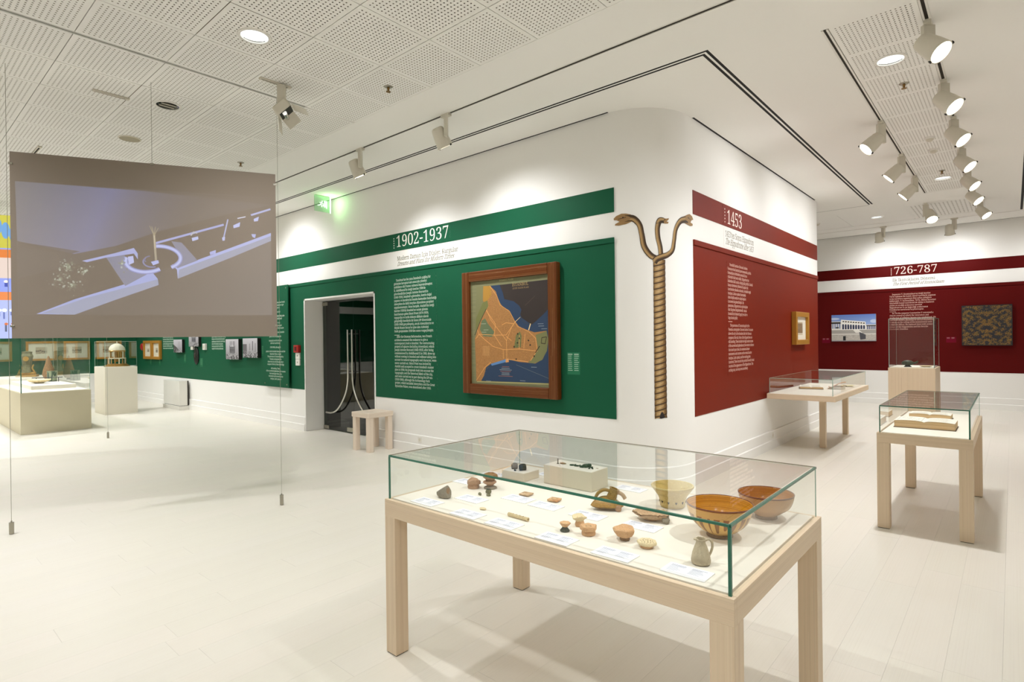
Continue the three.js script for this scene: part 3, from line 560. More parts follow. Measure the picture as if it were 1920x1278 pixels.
// ------------------------------------------------------------------ door in the green wall
{
  const [x0, x1, yt] = DOOR, zf = ZG + 0.012;
  const t = new THREE.Group(); t.name = 'door_1'; t.userData = { kind: 'structure' }; scene.add(t);
  part('door_frame', [bx(x0 - 0.02, x0 + 0.006, 0, yt + 0.02, ZG - 0.4, zf), bx(x1 - 0.006, x1 + 0.02, 0, yt + 0.02, ZG - 0.4, zf), bx(x0 - 0.02, x1 + 0.02, yt - 0.006, yt + 0.02, ZG - 0.4, zf)], M.trim, t);
  const zd = ZG - 0.33, xm = (x0 + x1) / 2 - 0.05;
  for (const [a, b, d] of [[x0 + 0.02, xm - 0.003, -1], [xm + 0.003, x1 - 0.02, 1]]) {
    const leaf = part('glass_leaf', new THREE.PlaneGeometry(b - a, yt - 0.03).translate((a + b) / 2, yt / 2, zd), M.doorglass, t);
    const xs = d < 0 ? b : a, q = (k) => xs + d * k;
    for (const zz of [zd + 0.07]) part('pull_handle', [
      tubeGeo([[q(0.06), 1.75, zz], [q(0.06), 1.4, zz], [q(0.06), 1.05, zz], [q(0.075), 0.86, zz], [q(0.13), 0.7, zz], [q(0.25), 0.53, zz], [q(0.42), 0.38, zz], [q(0.58), 0.325, zz], [q(0.76), 0.32, zz]], 0.016, 60, 10),
      tubeGeo([[q(0.06), 1.68, zz], [q(0.06), 1.68, zd + 0.002]], 0.009, 4, 8), tubeGeo([[q(0.06), 1.05, zz], [q(0.06), 1.05, zd + 0.002]], 0.009, 4, 8), tubeGeo([[q(0.72), 0.32, zz], [q(0.72), 0.32, zd + 0.002]], 0.009, 4, 8)], M.chrome, leaf);
    const o = d < 0 ? a : b;
    parts('patch_fitting', [bx(Math.min(o, o - d * 0.16), Math.max(o, o - d * 0.16), 0.02, 0.075, zd - 0.012, zd + 0.012, 0.003), bx(Math.min(o, o - d * 0.16), Math.max(o, o - d * 0.16), yt - 0.09, yt - 0.03, zd - 0.012, zd + 0.012, 0.003)], M.steel, leaf);
    if (d < 0) part('floor_lock', bx(b - 0.2, b - 0.01, 0.03, 0.1, zd - 0.014, zd + 0.016, 0.003), M.steel, leaf);
  }
}
// exit sign: edge-lit plate hung from the ceiling
{
  const t = thing('exit_sign', 'glowing green and white exit sign with running man hung above the door', 'exit sign', [-8.2, 0, -4.82]);
  const ex = canvasTex(512, 512, (x, w, h) => {
    x.fillStyle = '#000000'; x.fillRect(0, 0, w, h); x.fillStyle = '#ffffff'; x.strokeStyle = '#ffffff';
    x.lineWidth = 30; x.lineCap = 'round'; x.beginPath(); x.arc(245, 165, 26, 0, 7); x.fill();
    x.beginPath(); x.moveTo(225, 210); x.lineTo(180, 290); x.lineTo(230, 330); x.lineTo(220, 390); x.stroke(); x.beginPath(); x.moveTo(180, 290); x.lineTo(130, 340); x.lineTo(70, 345); x.stroke();
    x.beginPath(); x.moveTo(225, 215); x.lineTo(275, 250); x.stroke(); x.beginPath(); x.moveTo(215, 215); x.lineTo(150, 230); x.stroke();
    x.fillRect(320, 130, 60, 260); x.fillRect(400, 130, 40, 300);
  });
  const pl = new THREE.BoxGeometry(0.27, 0.25, 0.008).rotateY(Math.PI / 2).translate(0, 3.735, 0);
  part('plate', pl, phy({ color: 0xdff5e2, roughness: 0.05, transmission: 0.9, thickness: 0, ior: 1.45 }), t);
  part('pictogram', new THREE.PlaneGeometry(0.22, 0.2).rotateY(Math.PI / 2).translate(0.006, 3.74, 0), std({ color: 0x0a1f10, emissive: 0xd8ffd8, emissiveMap: ex, emissiveIntensity: 1.1, alphaMap: ex, transparent: true }), t);
  part('lit_edge', new THREE.BoxGeometry(0.012, 0.25, 0.014).translate(0, 3.735, -0.14), std({ color: 0xffffff, emissive: 0xdcffdc, emissiveIntensity: 1.0 }), t);
  parts('hanger', [bx(-0.003, 0.003, 3.86, 3.872, -0.12, 0.12), cyl(0.002, 0.002, 0.26, 0, 3.61, 0.138, 6)], M.steel, t);
  const l = new THREE.PointLight(new THREE.Color(0.45, 1, 0.4), 0.07, 0, 2); l.position.set(-8.12, 3.74, -4.9); l.castShadow = true; scene.add(l);
}
// text board left of the door
{
  const t = thing('text_board', 'dark green board of centred white credit lines left of the door', 'sign', [0, 0, ZG]);
  part('board', bx(-10.7, -9.735, 0.735, 2.585, 0.045, 0.065, 0.002), M.green, t);
  const f = TXT.g2.concat(TXT.r2);
  part('printed_text', new THREE.PlaneGeometry(0.93, 1.8).translate(-10.2175, 1.66, 0.0658), printMat(printTex(0.93, 1.8, 700, GREEN, (x) => {
    x.fillStyle = '#e6eadc'; let y = 0.29; const groups = [[3, 1], [1, 1], [2, 1], [3, 1], [1, 1], [1, 1], [2, 1], [1, 1], [6, 1], [5, 1]]; let k = 0;
    for (const [n] of groups) { for (let i = 0; i < n; i++) { const s = f[k++ % f.length].slice(0, 20 + Math.floor(rnd() * 26)); x.save(); x.translate(0.465, y); x.scale(0.00036, 0.00042); x.font = '100px serif'; x.textAlign = 'center'; x.fillText(s, 0, 0); x.restore(); y += 0.048; } y += 0.028; }
  })), t);
  for (const [u, v] of [[-10.64, 0.79], [-9.795, 0.79], [-9.795, 2.53], [-10.64, 2.53]]) part('screw_cap', cyl(0.012, 0.012, 0.006, 0, 0, 0, 14).rotateX(Math.PI / 2).translate(u, v, 0.065), M.steel, t);
  parts('spacer', [bx(-10.6, -10.5, 0.9, 2.45, 0.004, 0.045), bx(-9.95, -9.85, 0.9, 2.45, 0.004, 0.045)], M.black, t);
}
{ // alarm push and two switch plates
  const t = thing('fire_alarm_button', 'red fire alarm push box above two white plates beside the door', 'alarm', [-9.48, 0, ZG]);
  part('push_box', bx(-0.08, 0.08, 1.37, 1.5, 0.004, 0.06, 0.006), M.redplastic, t); part('push_window', bx(-0.045, 0.02, 1.4, 1.47, 0.058, 0.064, 0.002), std({ color: 0x4a1212, roughness: 0.4 }), t);
  const s1 = thing('wall_plate', 'upper white switch plate directly under the red alarm box', 'switch', [-9.48, 0, ZG]);
  part('plate', bx(-0.07, 0.07, 1.255, 1.365, 0.004, 0.03, 0.005), M.white, s1); part('key_slot', bx(-0.012, 0.012, 1.3, 1.325, 0.029, 0.034, 0.002), M.steel, s1);
  const s2 = thing('wall_plate', 'lower white switch plate, second below the red alarm box', 'switch', [-9.48, 0, ZG]);
  part('plate', bx(-0.07, 0.07, 1.14, 1.25, 0.004, 0.03, 0.005), M.white, s2); part('key_slot', bx(-0.012, 0.012, 1.185, 1.21, 0.029, 0.034, 0.002), M.steel, s2);
}
{ // sockets and small things on the walls
  const so = (label, f) => { const t = thing('wall_socket', label, 'socket'); f(t); };
  so('white round socket on the skirting behind the large showcase, right of stool', (t) => { t.position.set(-6.16, 0.183, ZG + 0.018); part('plate', new RoundedBoxGeometry(0.08, 0.08, 0.012, 2, 0.005), M.white, t); part('socket_well', cyl(0.022, 0.022, 0.004, 0, 0, 0, 18).rotateX(Math.PI / 2).translate(0, 0, 0.004), M.lampwhite, t); });
  so('white round socket on the skirting under the red wall text', (t) => { t.position.set(XR + 0.018, 0.183, -8.32); part('plate', new RoundedBoxGeometry(0.012, 0.08, 0.08, 2, 0.005), M.white, t); part('socket_well', cyl(0.022, 0.022, 0.004, 0, 0, 0, 18).rotateZ(-Math.PI / 2).translate(0.004, 0, 0), M.lampwhite, t); });
  const sw = (u, label, c) => { const t = thing('wall_plate', label, 'switch', [u, 1.465, ZG]); part('plate', bx(-0.07, 0.07, -0.06, 0.08, 0.004, 0.05, 0.006), M.white, t); part('rocker', bx(-0.035, 0.035, -0.03, 0.04, 0.048, 0.056, 0.003), c, t); };
  sw(-14.33, 'white wall plate between two photographs on the far green wall', M.white); sw(-13.62, 'pale thermostat plate left of the wall text on far green wall', M.lampwhite);
  const o = thing('oval_relief', 'dark oval relief on the green wall under a photograph', 'relief', [-14.13, 1.265, ZG]);
  part('oval', new THREE.SphereGeometry(1, 28, 18).scale(0.135, 0.2, 0.035).translate(0, 0, 0.02), M.black, o); part('boss', new THREE.SphereGeometry(0.05, 16, 10).scale(1, 1.5, 0.4).translate(0, 0.0, 0.05), M.slotdark, o);
  const r = thing('fire_alarm_bell', 'small red round alarm bell in the far green corner', 'alarm', [-17.9, 1.475, ZG]);
  part('bell', new THREE.SphereGeometry(0.1, 20, 14).scale(1, 1, 0.5).translate(0, 0, 0.04), M.redplastic, r); part('base', cyl(0.07, 0.07, 0.02, 0, 0, 0, 20).rotateX(Math.PI / 2).translate(0, 0, 0.0), M.redplastic, r);
}
// ------------------------------------------------------------------ hanging projection screens
// maps points measured on a photographed quad (tl, tr, br, bl) to 0..1 print coordinates
function quad(tl, tr, br, bl) {
  return (px, py) => { let u = 0.5, v = 0.5; for (let i = 0; i < 6; i++) { const lx = tl[0] + (bl[0] - tl[0]) * v, rx = tr[0] + (br[0] - tr[0]) * v; u = (px - lx) / (rx - lx); const ty = tl[1] + (tr[1] - tl[1]) * u, by = bl[1] + (br[1] - bl[1]) * u; v = (py - ty) / (by - ty); } return [u, v]; };
}
function hangingScreen(name, label, L, R, y0, y1, tex, gain, base, weights, cables) {
  const dx = R[0] - L[0], dz = R[1] - L[1], len = Math.hypot(dx, dz);
  const t = thing(name, label, 'screen', [L[0], 0, L[1]], Math.atan2(-dz, dx));
  const m = std({ color: base, roughness: 0.9, emissive: 0xffffff, emissiveMap: tex, emissiveIntensity: gain });
  part('screen_cloth', [new THREE.BoxGeometry(len - 0.04, y1 - y0, 0.002).translate(len / 2, (y0 + y1) / 2, 0)], [std({ color: base, roughness: 0.9 }), std({ color: base, roughness: 0.9 }), std({ color: base, roughness: 0.9 }), std({ color: base, roughness: 0.9 }), m, std({ color: base, roughness: 0.9 })], t);
  for (const u of cables) part('cable', cyl(0.0018, 0.0018, u[2] - u[1], u[0] * len, u[1], 0, 6), M.steel, t);
  for (const u of weights) part('weight', [cyl(0.017, 0.017, 0.095, u * len, 0.003, 0, 18), cyl(0.006, 0.006, 0.012, u * len, 0.098, 0, 10)], M.steel, t);
  parts('clip', [[0.012, y1 - 0.1], [0.5, y1 - 0.005], [0.988, y1 - 0.1], [0.012, y0 + 0.1], [0.988, y0 + 0.1]].map(([u, y]) => bx(u * len - 0.014, u * len + 0.014, y - 0.008, y + 0.01, -0.006, 0.006, 0.002)), M.steel, t);
  return t;
}
{
  const Q = quad([67, 8], [1830, 178], [1822, 1250], [67, 1245]);
  const W = 1400, Hh = 1050;
  const tex = canvasTex(W, Hh, (x) => {
    const poly = (pts, fill) => { x.fillStyle = fill; x.beginPath(); pts.forEach(([a, b], i) => { const [u, v] = Q(a, b); i ? x.lineTo(u * W, v * Hh) : x.moveTo(u * W, v * Hh); }); x.closePath(); x.fill(); };
    const arc = (cx0, cy0, rx, ry, a0, a1, col, w, rot = 0) => { const p = []; for (let i = 0; i <= 40; i++) { const a = a0 + ((a1 - a0) * i) / 40, ex = Math.cos(a) * rx, ey = Math.sin(a) * ry; p.push([cx0 + ex * Math.cos(rot) - ey * Math.sin(rot), cy0 + ex * Math.sin(rot) + ey * Math.cos(rot)]); } line(p, col, w); };
    const line = (pts, col, w) => { x.strokeStyle = col; x.lineWidth = w; x.lineJoin = 'round'; x.beginPath(); pts.forEach(([a, b], i) => { const [u, v] = Q(a, b); i ? x.lineTo(u * W, v * Hh) : x.moveTo(u * W, v * Hh); }); x.stroke(); };
    x.fillStyle = '#000'; x.fillRect(0, 0, W, Hh);
    poly([[97, 205], [1788, 330], [1785, 1110], [105, 1090]], '#26282d');                 // the projected frame
    const g = x.createLinearGradient(0, 0.2 * Hh, 0.6 * W, 0.5 * Hh); g.addColorStop(0, 'rgba(84,98,120,0.7)'); g.addColorStop(0.5, 'rgba(92,106,160,0.85)'); g.addColorStop(1, 'rgba(70,76,100,0.2)');
    poly([[97, 205], [900, 275], [1790, 385], [1500, 440], [800, 620], [440, 690], [105, 600]], g);
    const g2 = x.createLinearGradient(0.5 * W, 0.6 * Hh, 0.95 * W, 0.9 * Hh); g2.addColorStop(0, 'rgba(90,92,98,0)'); g2.addColorStop(1, 'rgba(110,112,118,0.5)'); poly([[985, 900], [1788, 620], [1785, 1110], [450, 1095]], g2);
    poly([[900, 280], [1200, 300], [1790, 380], [1790, 330]], 'rgba(10,10,12,0.55)');
    poly([[700, 640], [1000, 540], [1500, 430], [1788, 380], [1788, 580], [1250, 740], [1100, 780], [960, 800], [860, 760]], 'rgba(16,15,18,0.9)');
    poly([[500, 745], [640, 720], [750, 910], [330, 1020], [210, 1085], [110, 1085], [110, 850]], 'rgba(18,17,19,0.75)');
    poly([[110, 605], [480, 672], [420, 690], [110, 640]], 'rgba(20,20,24,0.6)');
    // light stone barrier: near kerb, far kerb, two curved ends
    poly([[210, 1085], [440, 990], [800, 880], [935, 810], [975, 860], [980, 900], [700, 995], [440, 1092]], '#8a9ede');
    poly([[240, 1080], [500, 985], [975, 862], [980, 900], [700, 995], [440, 1092]], '#7f8fb4');
    poly([[1070, 765], [1240, 740], [1500, 655], [1788, 565], [1788, 618], [1500, 720], [1110, 860], [1105, 800]], '#93a6e6');
    poly([[1120, 800], [1500, 675], [1788, 585], [1788, 618], [1500, 720], [1110, 860]], '#7d8cae');
    poly([[640, 712], [760, 700], [770, 790], [830, 820], [935, 812], [760, 905]], '#5c6a8e');
    poly([[1070, 610], [1140, 620], [1250, 740], [1110, 790], [1080, 765], [1135, 720]], '#5c6a8e');
    arc(905, 735, 140, 78, 0.95, 3.5, '#6f80c4', 26, -0.05); arc(905, 735, 140, 78, 0.95, 3.5, '#a9b9f2', 13, -0.05);
    arc(985, 718, 146, 76, -1.75, 0.95, '#7484c6', 24, 0.05); arc(985, 718, 146, 76, -1.75, 0.95, '#a9b9f2', 12, 0.05);
    arc(940, 745, 60, 36, 1.2, 3.9, '#5d6ba6', 9); arc(930, 730, 42, 22, 2.4, 4.6, '#4f5c92', 7);
    poly([[490, 735], [700, 685], [820, 652], [845, 690], [845, 730], [820, 690], [640, 715], [520, 745]], '#8f9fdc');
    poly([[780, 710], [815, 705], [820, 750], [785, 765]], '#a9b7ee');
    line([[965, 622], [1150, 575], [1440, 505]], '#8898d8', 13); line([[1640, 445], [1788, 408]], '#93a4e0', 12);
    // column with palm top, statues, obelisk, bushes
    line([[955, 560], [965, 750]], '#8f8a78', 12); line([[955, 560], [960, 660]], '#b5ad94', 5); for (const a of [[925, 505], [940, 510], [965, 512], [985, 520]]) line([[955, 570], a], '#8d866a', 4);
    poly([[930, 745], [980, 735], [985, 755], [945, 770]], '#9fb0ee');
    poly([[1210, 590], [1255, 580], [1258, 600], [1215, 612]], '#a9baf0'); line([[1205, 575], [1225, 550], [1250, 560]], '#aab2c0', 7);
    line([[1435, 600], [1470, 470]], '#8fa0d6', 8); poly([[1425, 590], [1448, 585], [1445, 610], [1428, 612]], '#a0b0ea');
    poly([[1335, 685], [1380, 672], [1378, 695], [1338, 705]], '#93a4e6'); poly([[1508, 510], [1560, 490], [1555, 520], [1510, 530]], '#a6b6f0'); line([[1540, 465], [1600, 455]], '#c9d2f2', 6);
    poly([[1660, 470], [1700, 455], [1692, 485], [1662, 488]], '#a6b6f0'); poly([[1640, 570], [1675, 572], [1668, 598], [1648, 590]], '#93a4e6');
    for (const [cx0, cy0, n] of [[400, 770, 120], [420, 890, 90], [350, 850, 60], [500, 800, 50], [735, 750, 24]]) for (let i = 0; i < n; i++) { const a = rnd() * 6.3, r = rnd() * rnd() * 95, [u, v] = Q(cx0 + Math.cos(a) * r, cy0 + Math.sin(a) * r * 0.9); x.fillStyle = rnd() < 0.3 ? 'rgba(190,205,190,0.7)' : 'rgba(96,112,92,0.6)'; x.fillRect(u * W, v * Hh, rr(3, 11), rr(3, 12)); }
  });
  hangingScreen('projection_screen', 'large grey hanging screen with a projected dark blue scene of a stone barrier', [-6.2, -0.79], [-5.25, -2.62], 1.61, 3.15, tex, 0.39, 0x8b7f72, [0.0, 1.0], [[0.0, 0.1, H], [1.0, 0.1, H], [0.5, 3.14, H]]);
  const tex2 = canvasTex(1024, 900, (x) => {                                              // plain colour shapes in the place of a historical painting
    const W2 = 1024, H2 = 900; x.fillStyle = '#93a2f2'; x.fillRect(0, 0, W2, H2); x.fillStyle = '#c9c24a'; x.fillRect(0, 0, W2, 240); x.fillStyle = '#e0803a'; x.fillRect(0, 250, W2, 60); x.fillStyle = '#e3cfc4'; x.fillRect(0, 310, W2, 150);
    x.fillStyle = '#e8894a'; x.fillRect(0, 560, W2, 60); x.fillStyle = '#b2bdf4'; x.fillRect(0, 620, W2, 280);
    for (let i = 0; i < 26; i++) { x.fillStyle = '#6fa3d8'; x.beginPath(); x.ellipse(40 + i * 44, 110 + 30 * Math.sin(i * 2.1), 24, 60, 0, 0, 7); x.fill(); for (const [y0, c1, c2] of [[490, '#f0ece6', '#3d4fae'], [700, '#e9eefb', '#6a78b8'], [800, '#d8703a', '#56607e']]) { const q = 12 + i * 41 + rr(-8, 8); x.fillStyle = c2; x.fillRect(q, y0, rr(10, 20), rr(30, 60)); x.fillStyle = c1; x.beginPath(); x.ellipse(q + 8, y0 - 6, rr(9, 16), rr(9, 14), 0, 0, 7); x.fill(); } }
  });
  hangingScreen('projection_screen', 'brighter second hanging screen with colourful projected picture, mostly hidden behind the grey one', [-12.33, -0.62], [-11.27, -2.66], 1.665, 3.6, tex2, 0.55, 0x40403c, [0.0, 1.0], [[0.0, 0.1, H], [1.0, 0.1, H]]);
}

// ------------------------------------------------------------------ framed map
{
  const x0 = -5.225, x1 = -3.735, y0 = 0.885, y1 = 2.4, fw = 0.125, t = thing('framed_map', 'large coloured city map in a heavy dark wooden frame on the green wall', 'map', [0, 0, ZG]);
  const rail = (a, b, c, d) => bx(a, b, c, d, 0.006, 0.085, 0.012);
  part('frame_rail', rail(x0, x0 + fw, y0, y1), M.mahogany, t); part('frame_rail', rail(x1 - fw, x1, y0, y1), M.mahogany, t);
  part('frame_rail', rail(x0 + fw, x1 - fw, y0, y0 + fw), M.mahogany, t); part('frame_rail', rail(x0 + fw, x1 - fw, y1 - fw, y1), M.mahogany, t);
  const Q = quad([88, 215], [805, 150], [832, 1165], [110, 1120]), W = 1100, Hh = 1120;
  const tex = canvasTex(W, Hh, (x) => {
    const P = ([a, b]) => { const [u, v] = Q(a, b); return [u * W, v * Hh]; };
    const path = (pts) => { x.beginPath(); pts.forEach((p, i) => { const q = P(p); i ? x.lineTo(...q) : x.moveTo(...q); }); };
    const poly = (pts, c) => { path(pts); x.closePath(); x.fillStyle = c; x.fill(); };
    const line = (pts, c, w) => { path(pts); x.strokeStyle = c; x.lineWidth = w; x.lineJoin = 'round'; x.stroke(); };
    x.fillStyle = '#7c7c58'; x.fillRect(0, 0, W, Hh);
    for (let i = 0; i < 260; i++) { x.fillStyle = `rgba(${rnd() < 0.5 ? '50,56,40' : '170,160,110'},0.18)`; x.fillRect(0, (i / 260) * Hh, W * rr(0.1, 1), 2); }
    poly([[150, 260], [375, 245], [806, 205], [828, 1125], [165, 1100], [140, 700]], '#7b7a52');
    poly([[290, 250], [806, 205], [826, 1120], [210, 1095], [250, 980], [300, 945], [430, 905], [640, 930], [500, 600]], '#1f3857');   // water
    poly([[375, 243], [806, 202], [812, 450], [770, 500], [700, 570], [665, 600], [630, 575], [580, 540], [565, 510], [575, 465], [555, 430], [505, 390], [455, 378], [420, 370], [405, 310]], '#2c211d');
    poly([[218, 255], [285, 250], [340, 300], [360, 360], [385, 410], [410, 440], [465, 470], [500, 540], [530, 580], [560, 620], [640, 650], [690, 668], [790, 655], [805, 730], [795, 830], [760, 910], [700, 945], [640, 938], [560, 930], [500, 915], [440, 905], [380, 930], [300, 945], [255, 975], [235, 1050], [205, 1098], [160, 1098], [150, 900], [140, 720], [165, 640], [200, 540], [260, 450], [215, 380]], '#a87640');
    poly([[218, 252], [290, 250], [300, 330], [250, 395], [220, 385]], '#b0822f'); poly([[215, 400], [260, 380], [270, 430], [190, 560], [150, 650], [150, 540]], '#73753f');
    poly([[205, 560], [240, 540], [270, 590], [330, 660], [310, 705], [225, 700], [190, 640]], '#62704e'); poly([[700, 690], [790, 658], [806, 735], [795, 835], [755, 915], [690, 945], [640, 935], [690, 880], [720, 800]], '#77784a');
    poly([[530, 690], [565, 660], [580, 700], [575, 800], [515, 805]], '#6b7040'); poly([[300, 945], [440, 905], [445, 930], [310, 962]], '#5b86b8'); poly([[440, 905], [465, 898], [470, 930], [440, 935]], '#d8985a');
    x.save(); path([[285, 255], [340, 300], [385, 410], [465, 470], [530, 580], [640, 650], [700, 700], [720, 800], [690, 880], [640, 930], [500, 912], [440, 905], [300, 945], [235, 1050], [165, 1095], [150, 900], [145, 720], [180, 690], [320, 700], [330, 660], [270, 590], [240, 540], [265, 450]]); x.closePath(); x.clip();
    for (let i = 0; i < 15000; i++) { const [u, v] = P([rr(140, 730), rr(250, 1095)]), d = rnd() < 0.5; x.fillStyle = ['rgba(104,64,28,0.55)', 'rgba(226,178,110,0.55)', 'rgba(70,58,38,0.4)', 'rgba(150,96,44,0.5)'][Math.floor(rnd() * 4)]; x.fillRect(u, v, d ? rr(2, 9) : 2, d ? 2 : rr(2, 9)); } x.restore();
    const roads = [[[250, 460], [300, 560], [400, 680], [445, 740], [450, 905]], [[180, 680], [240, 730], [320, 790], [420, 820], [560, 815], [720, 835]], [[330, 690], [400, 790]], [[330, 690], [440, 690], [520, 575]], [[445, 740], [490, 620], [525, 570]], [[280, 250], [350, 340], [380, 420], [470, 480], [540, 610], [640, 660]], [[640, 660], [700, 720], [715, 830], [660, 920]], [[560, 690], [560, 820]], [[610, 680], [600, 810]], [[450, 905], [540, 915], [640, 930]], [[250, 470], [340, 590], [330, 690], [180, 680]], [[400, 600], [440, 580], [510, 590]], [[160, 1090], [240, 980], [300, 930]], [[440, 700], [490, 740]], [[415, 820], [420, 900]], [[150, 720], [180, 680], [165, 640]]];
    for (const r of roads) line(r, '#e0a25c', 6);
    for (let i = 0; i < 7; i++) { line([[222 + i * 10, 790], [222 + i * 10, 870]], '#d8a868', 2); line([[222, 790 + i * 13], [285, 790 + i * 13]], '#d8a868', 2); }
    line([[250, 455], [195, 560], [138, 690]], '#241c14', 7); line([[522, 572], [568, 530]], '#e8c88a', 6); line([[640, 648], [655, 590]], '#ecd39a', 12);
    line([[565, 530], [600, 580], [650, 600]], '#3c3a3a', 4); line([[690, 345], [605, 430]], '#5a463a', 3); line([[535, 955], [640, 1000], [830, 1085]], 'rgba(200,190,150,0.5)', 3);
    line([[752, 715], [790, 710], [780, 770], [748, 765], [752, 715]], '#2a2010', 7); line([[735, 790], [700, 850]], '#2a2010', 9);
    for (const [a, b] of [[545, 680], [560, 720], [545, 760], [515, 795], [640, 740], [655, 780], [690, 880], [535, 905]]) { const [u, v] = P([a, b]); x.fillStyle = '#241a0e'; x.beginPath(); x.arc(u, v, 9, 0, 7); x.fill(); }
    x.textAlign = 'center'; const T = (s, p, sz, c) => { const [u, v] = P(p); x.fillStyle = c; x.font = `${sz}px serif`; x.fillText(s, u, v); };
    T('İSTANBUL', [560, 252], 44, '#b79a5e'); T('ŞEHİR NAZIM PLANI', [565, 278], 22, '#a48654'); T('İSTANBUL PLANI', [435, 205], 24, '#cfc48c');
    for (let i = 0; i < 7; i++) { const [u, v] = P([440, 970 + i * 14]); x.fillStyle = i % 3 ? 'rgba(214,210,190,0.7)' : 'rgba(190,110,80,0.8)'; const w = rr(90, 240); x.fillRect(u - w / 2, v, w, 5); }
    for (const [a, b] of [[740, 590], [745, 610], [770, 635], [595, 1095], [280, 1095], [690, 975], [250, 640], [230, 660], [225, 585]]) { const [u, v] = P([a, b]); x.fillStyle = 'rgba(200,200,190,0.6)'; x.fillRect(u - 36, v, 72, 6); }
    line([[165, 1102], [830, 1128]], '#b9b074', 8);
  });
  part('map_sheet', new THREE.BoxGeometry(x1 - x0 - 2 * fw + 0.01, y1 - y0 - 2 * fw + 0.01, 0.004).translate((x0 + x1) / 2, (y0 + y1) / 2, 0.045), std({ map: tex, roughness: 0.6 }), t);
  part('backing_board', bx(x0 + 0.03, x1 - 0.03, y0 + 0.03, y1 - 0.03, 0.005, 0.04), M.black, t);
}

// ------------------------------------------------------------------ prints and framed pictures
function canvasPrint(label, face, u0, u1, y0, y1, depth, tex, name = 'canvas_print', cat = 'photograph', edge = M.black) {
  const t = thing(name, label, cat, [0, 0, 0]); const w = u1 - u0, h = y1 - y0;
  const g = new THREE.BoxGeometry(w, h, depth), f = std({ map: tex, roughness: 0.45 });
  const m = part('printed_block', g, [edge, edge, edge, edge, f, edge], t);
  if (face === 'north') t.position.set((u0 + u1) / 2, (y0 + y1) / 2, ZG + 0.006 + depth / 2); else if (face === 'far') t.position.set((u0 + u1) / 2, (y0 + y1) / 2, ZF + 0.006 + depth / 2);
  part('hanging_batten', new THREE.BoxGeometry(w * 0.8, 0.03, 0.012).translate(0, h * 0.3, -depth / 2 - 0.001), M.black, t);
  return t;
}
const greyPhoto = (kind) => canvasTex(320, 400, (x, W, Hh) => {
  const g = x.createLinearGradient(0, 0, 0, Hh); g.addColorStop(0, '#cfccd4'); g.addColorStop(1, '#9a979c'); x.fillStyle = g; x.fillRect(0, 0, W, Hh);
  if (kind === 0) { x.fillStyle = '#4a4748'; x.beginPath(); x.moveTo(0, 150); x.lineTo(190, 300); x.lineTo(190, 400); x.lineTo(0, 400); x.fill(); x.strokeStyle = '#5a585c'; x.lineWidth = 4; for (let i = 0; i < 5; i++) { x.beginPath(); x.moveTo(180 + i * 24, 60); x.lineTo(160 + i * 30, 360); x.stroke(); } }
  if (kind === 1) { x.fillStyle = '#77747a'; x.fillRect(95, 130, 140, 150); x.fillStyle = '#d8d6dc'; x.beginPath(); x.ellipse(165, 150, 60, 45, 0, Math.PI, 0); x.fill(); x.fillStyle = '#3a383c'; for (const q of [110, 150, 190, 215]) { x.fillRect(q, 40, 10, 120); } x.fillStyle = '#55535a'; for (let i = 0; i < 3; i++) x.fillRect(110 + i * 42, 190, 22, 60); }
  if (kind === 2) { x.fillStyle = '#6a666c'; x.fillRect(0, 120, 90, 200); x.fillStyle = '#4a474d'; x.fillRect(210, 60, 14, 190); x.fillRect(150, 110, 9, 140); x.fillRect(270, 100, 9, 160); }
  for (let i = 0; i < 170; i++) { const y = rr(250, 395), s = 6 + (y - 250) / 9; x.fillStyle = ['#1d1b1d', '#3a373a', '#7f7b80', '#d6d3d8'][Math.floor(rnd() * 4)]; x.fillRect(rnd() * W, y, s * 0.6, s * 1.6); }
});
canvasPrint('black and white street crowd photograph, left of the pair beside the text board', 'north', -12.37, -11.76, 1.215, 1.63, 0.07, greyPhoto(1));
canvasPrint('black and white crowd photograph nearest the text board, right of the pair', 'north', -11.56, -10.92, 1.26, 1.64, 0.07, greyPhoto(2));
canvasPrint('small black and white photograph of a tree lined slope, farthest along green wall', 'north', -15.44, -14.88, 1.34, 1.65, 0.06, greyPhoto(0));
canvasPrint('small black and white photograph hung higher above the dark oval relief', 'north', -14.45, -13.87, 1.48, 1.82, 0.06, greyPhoto(1));
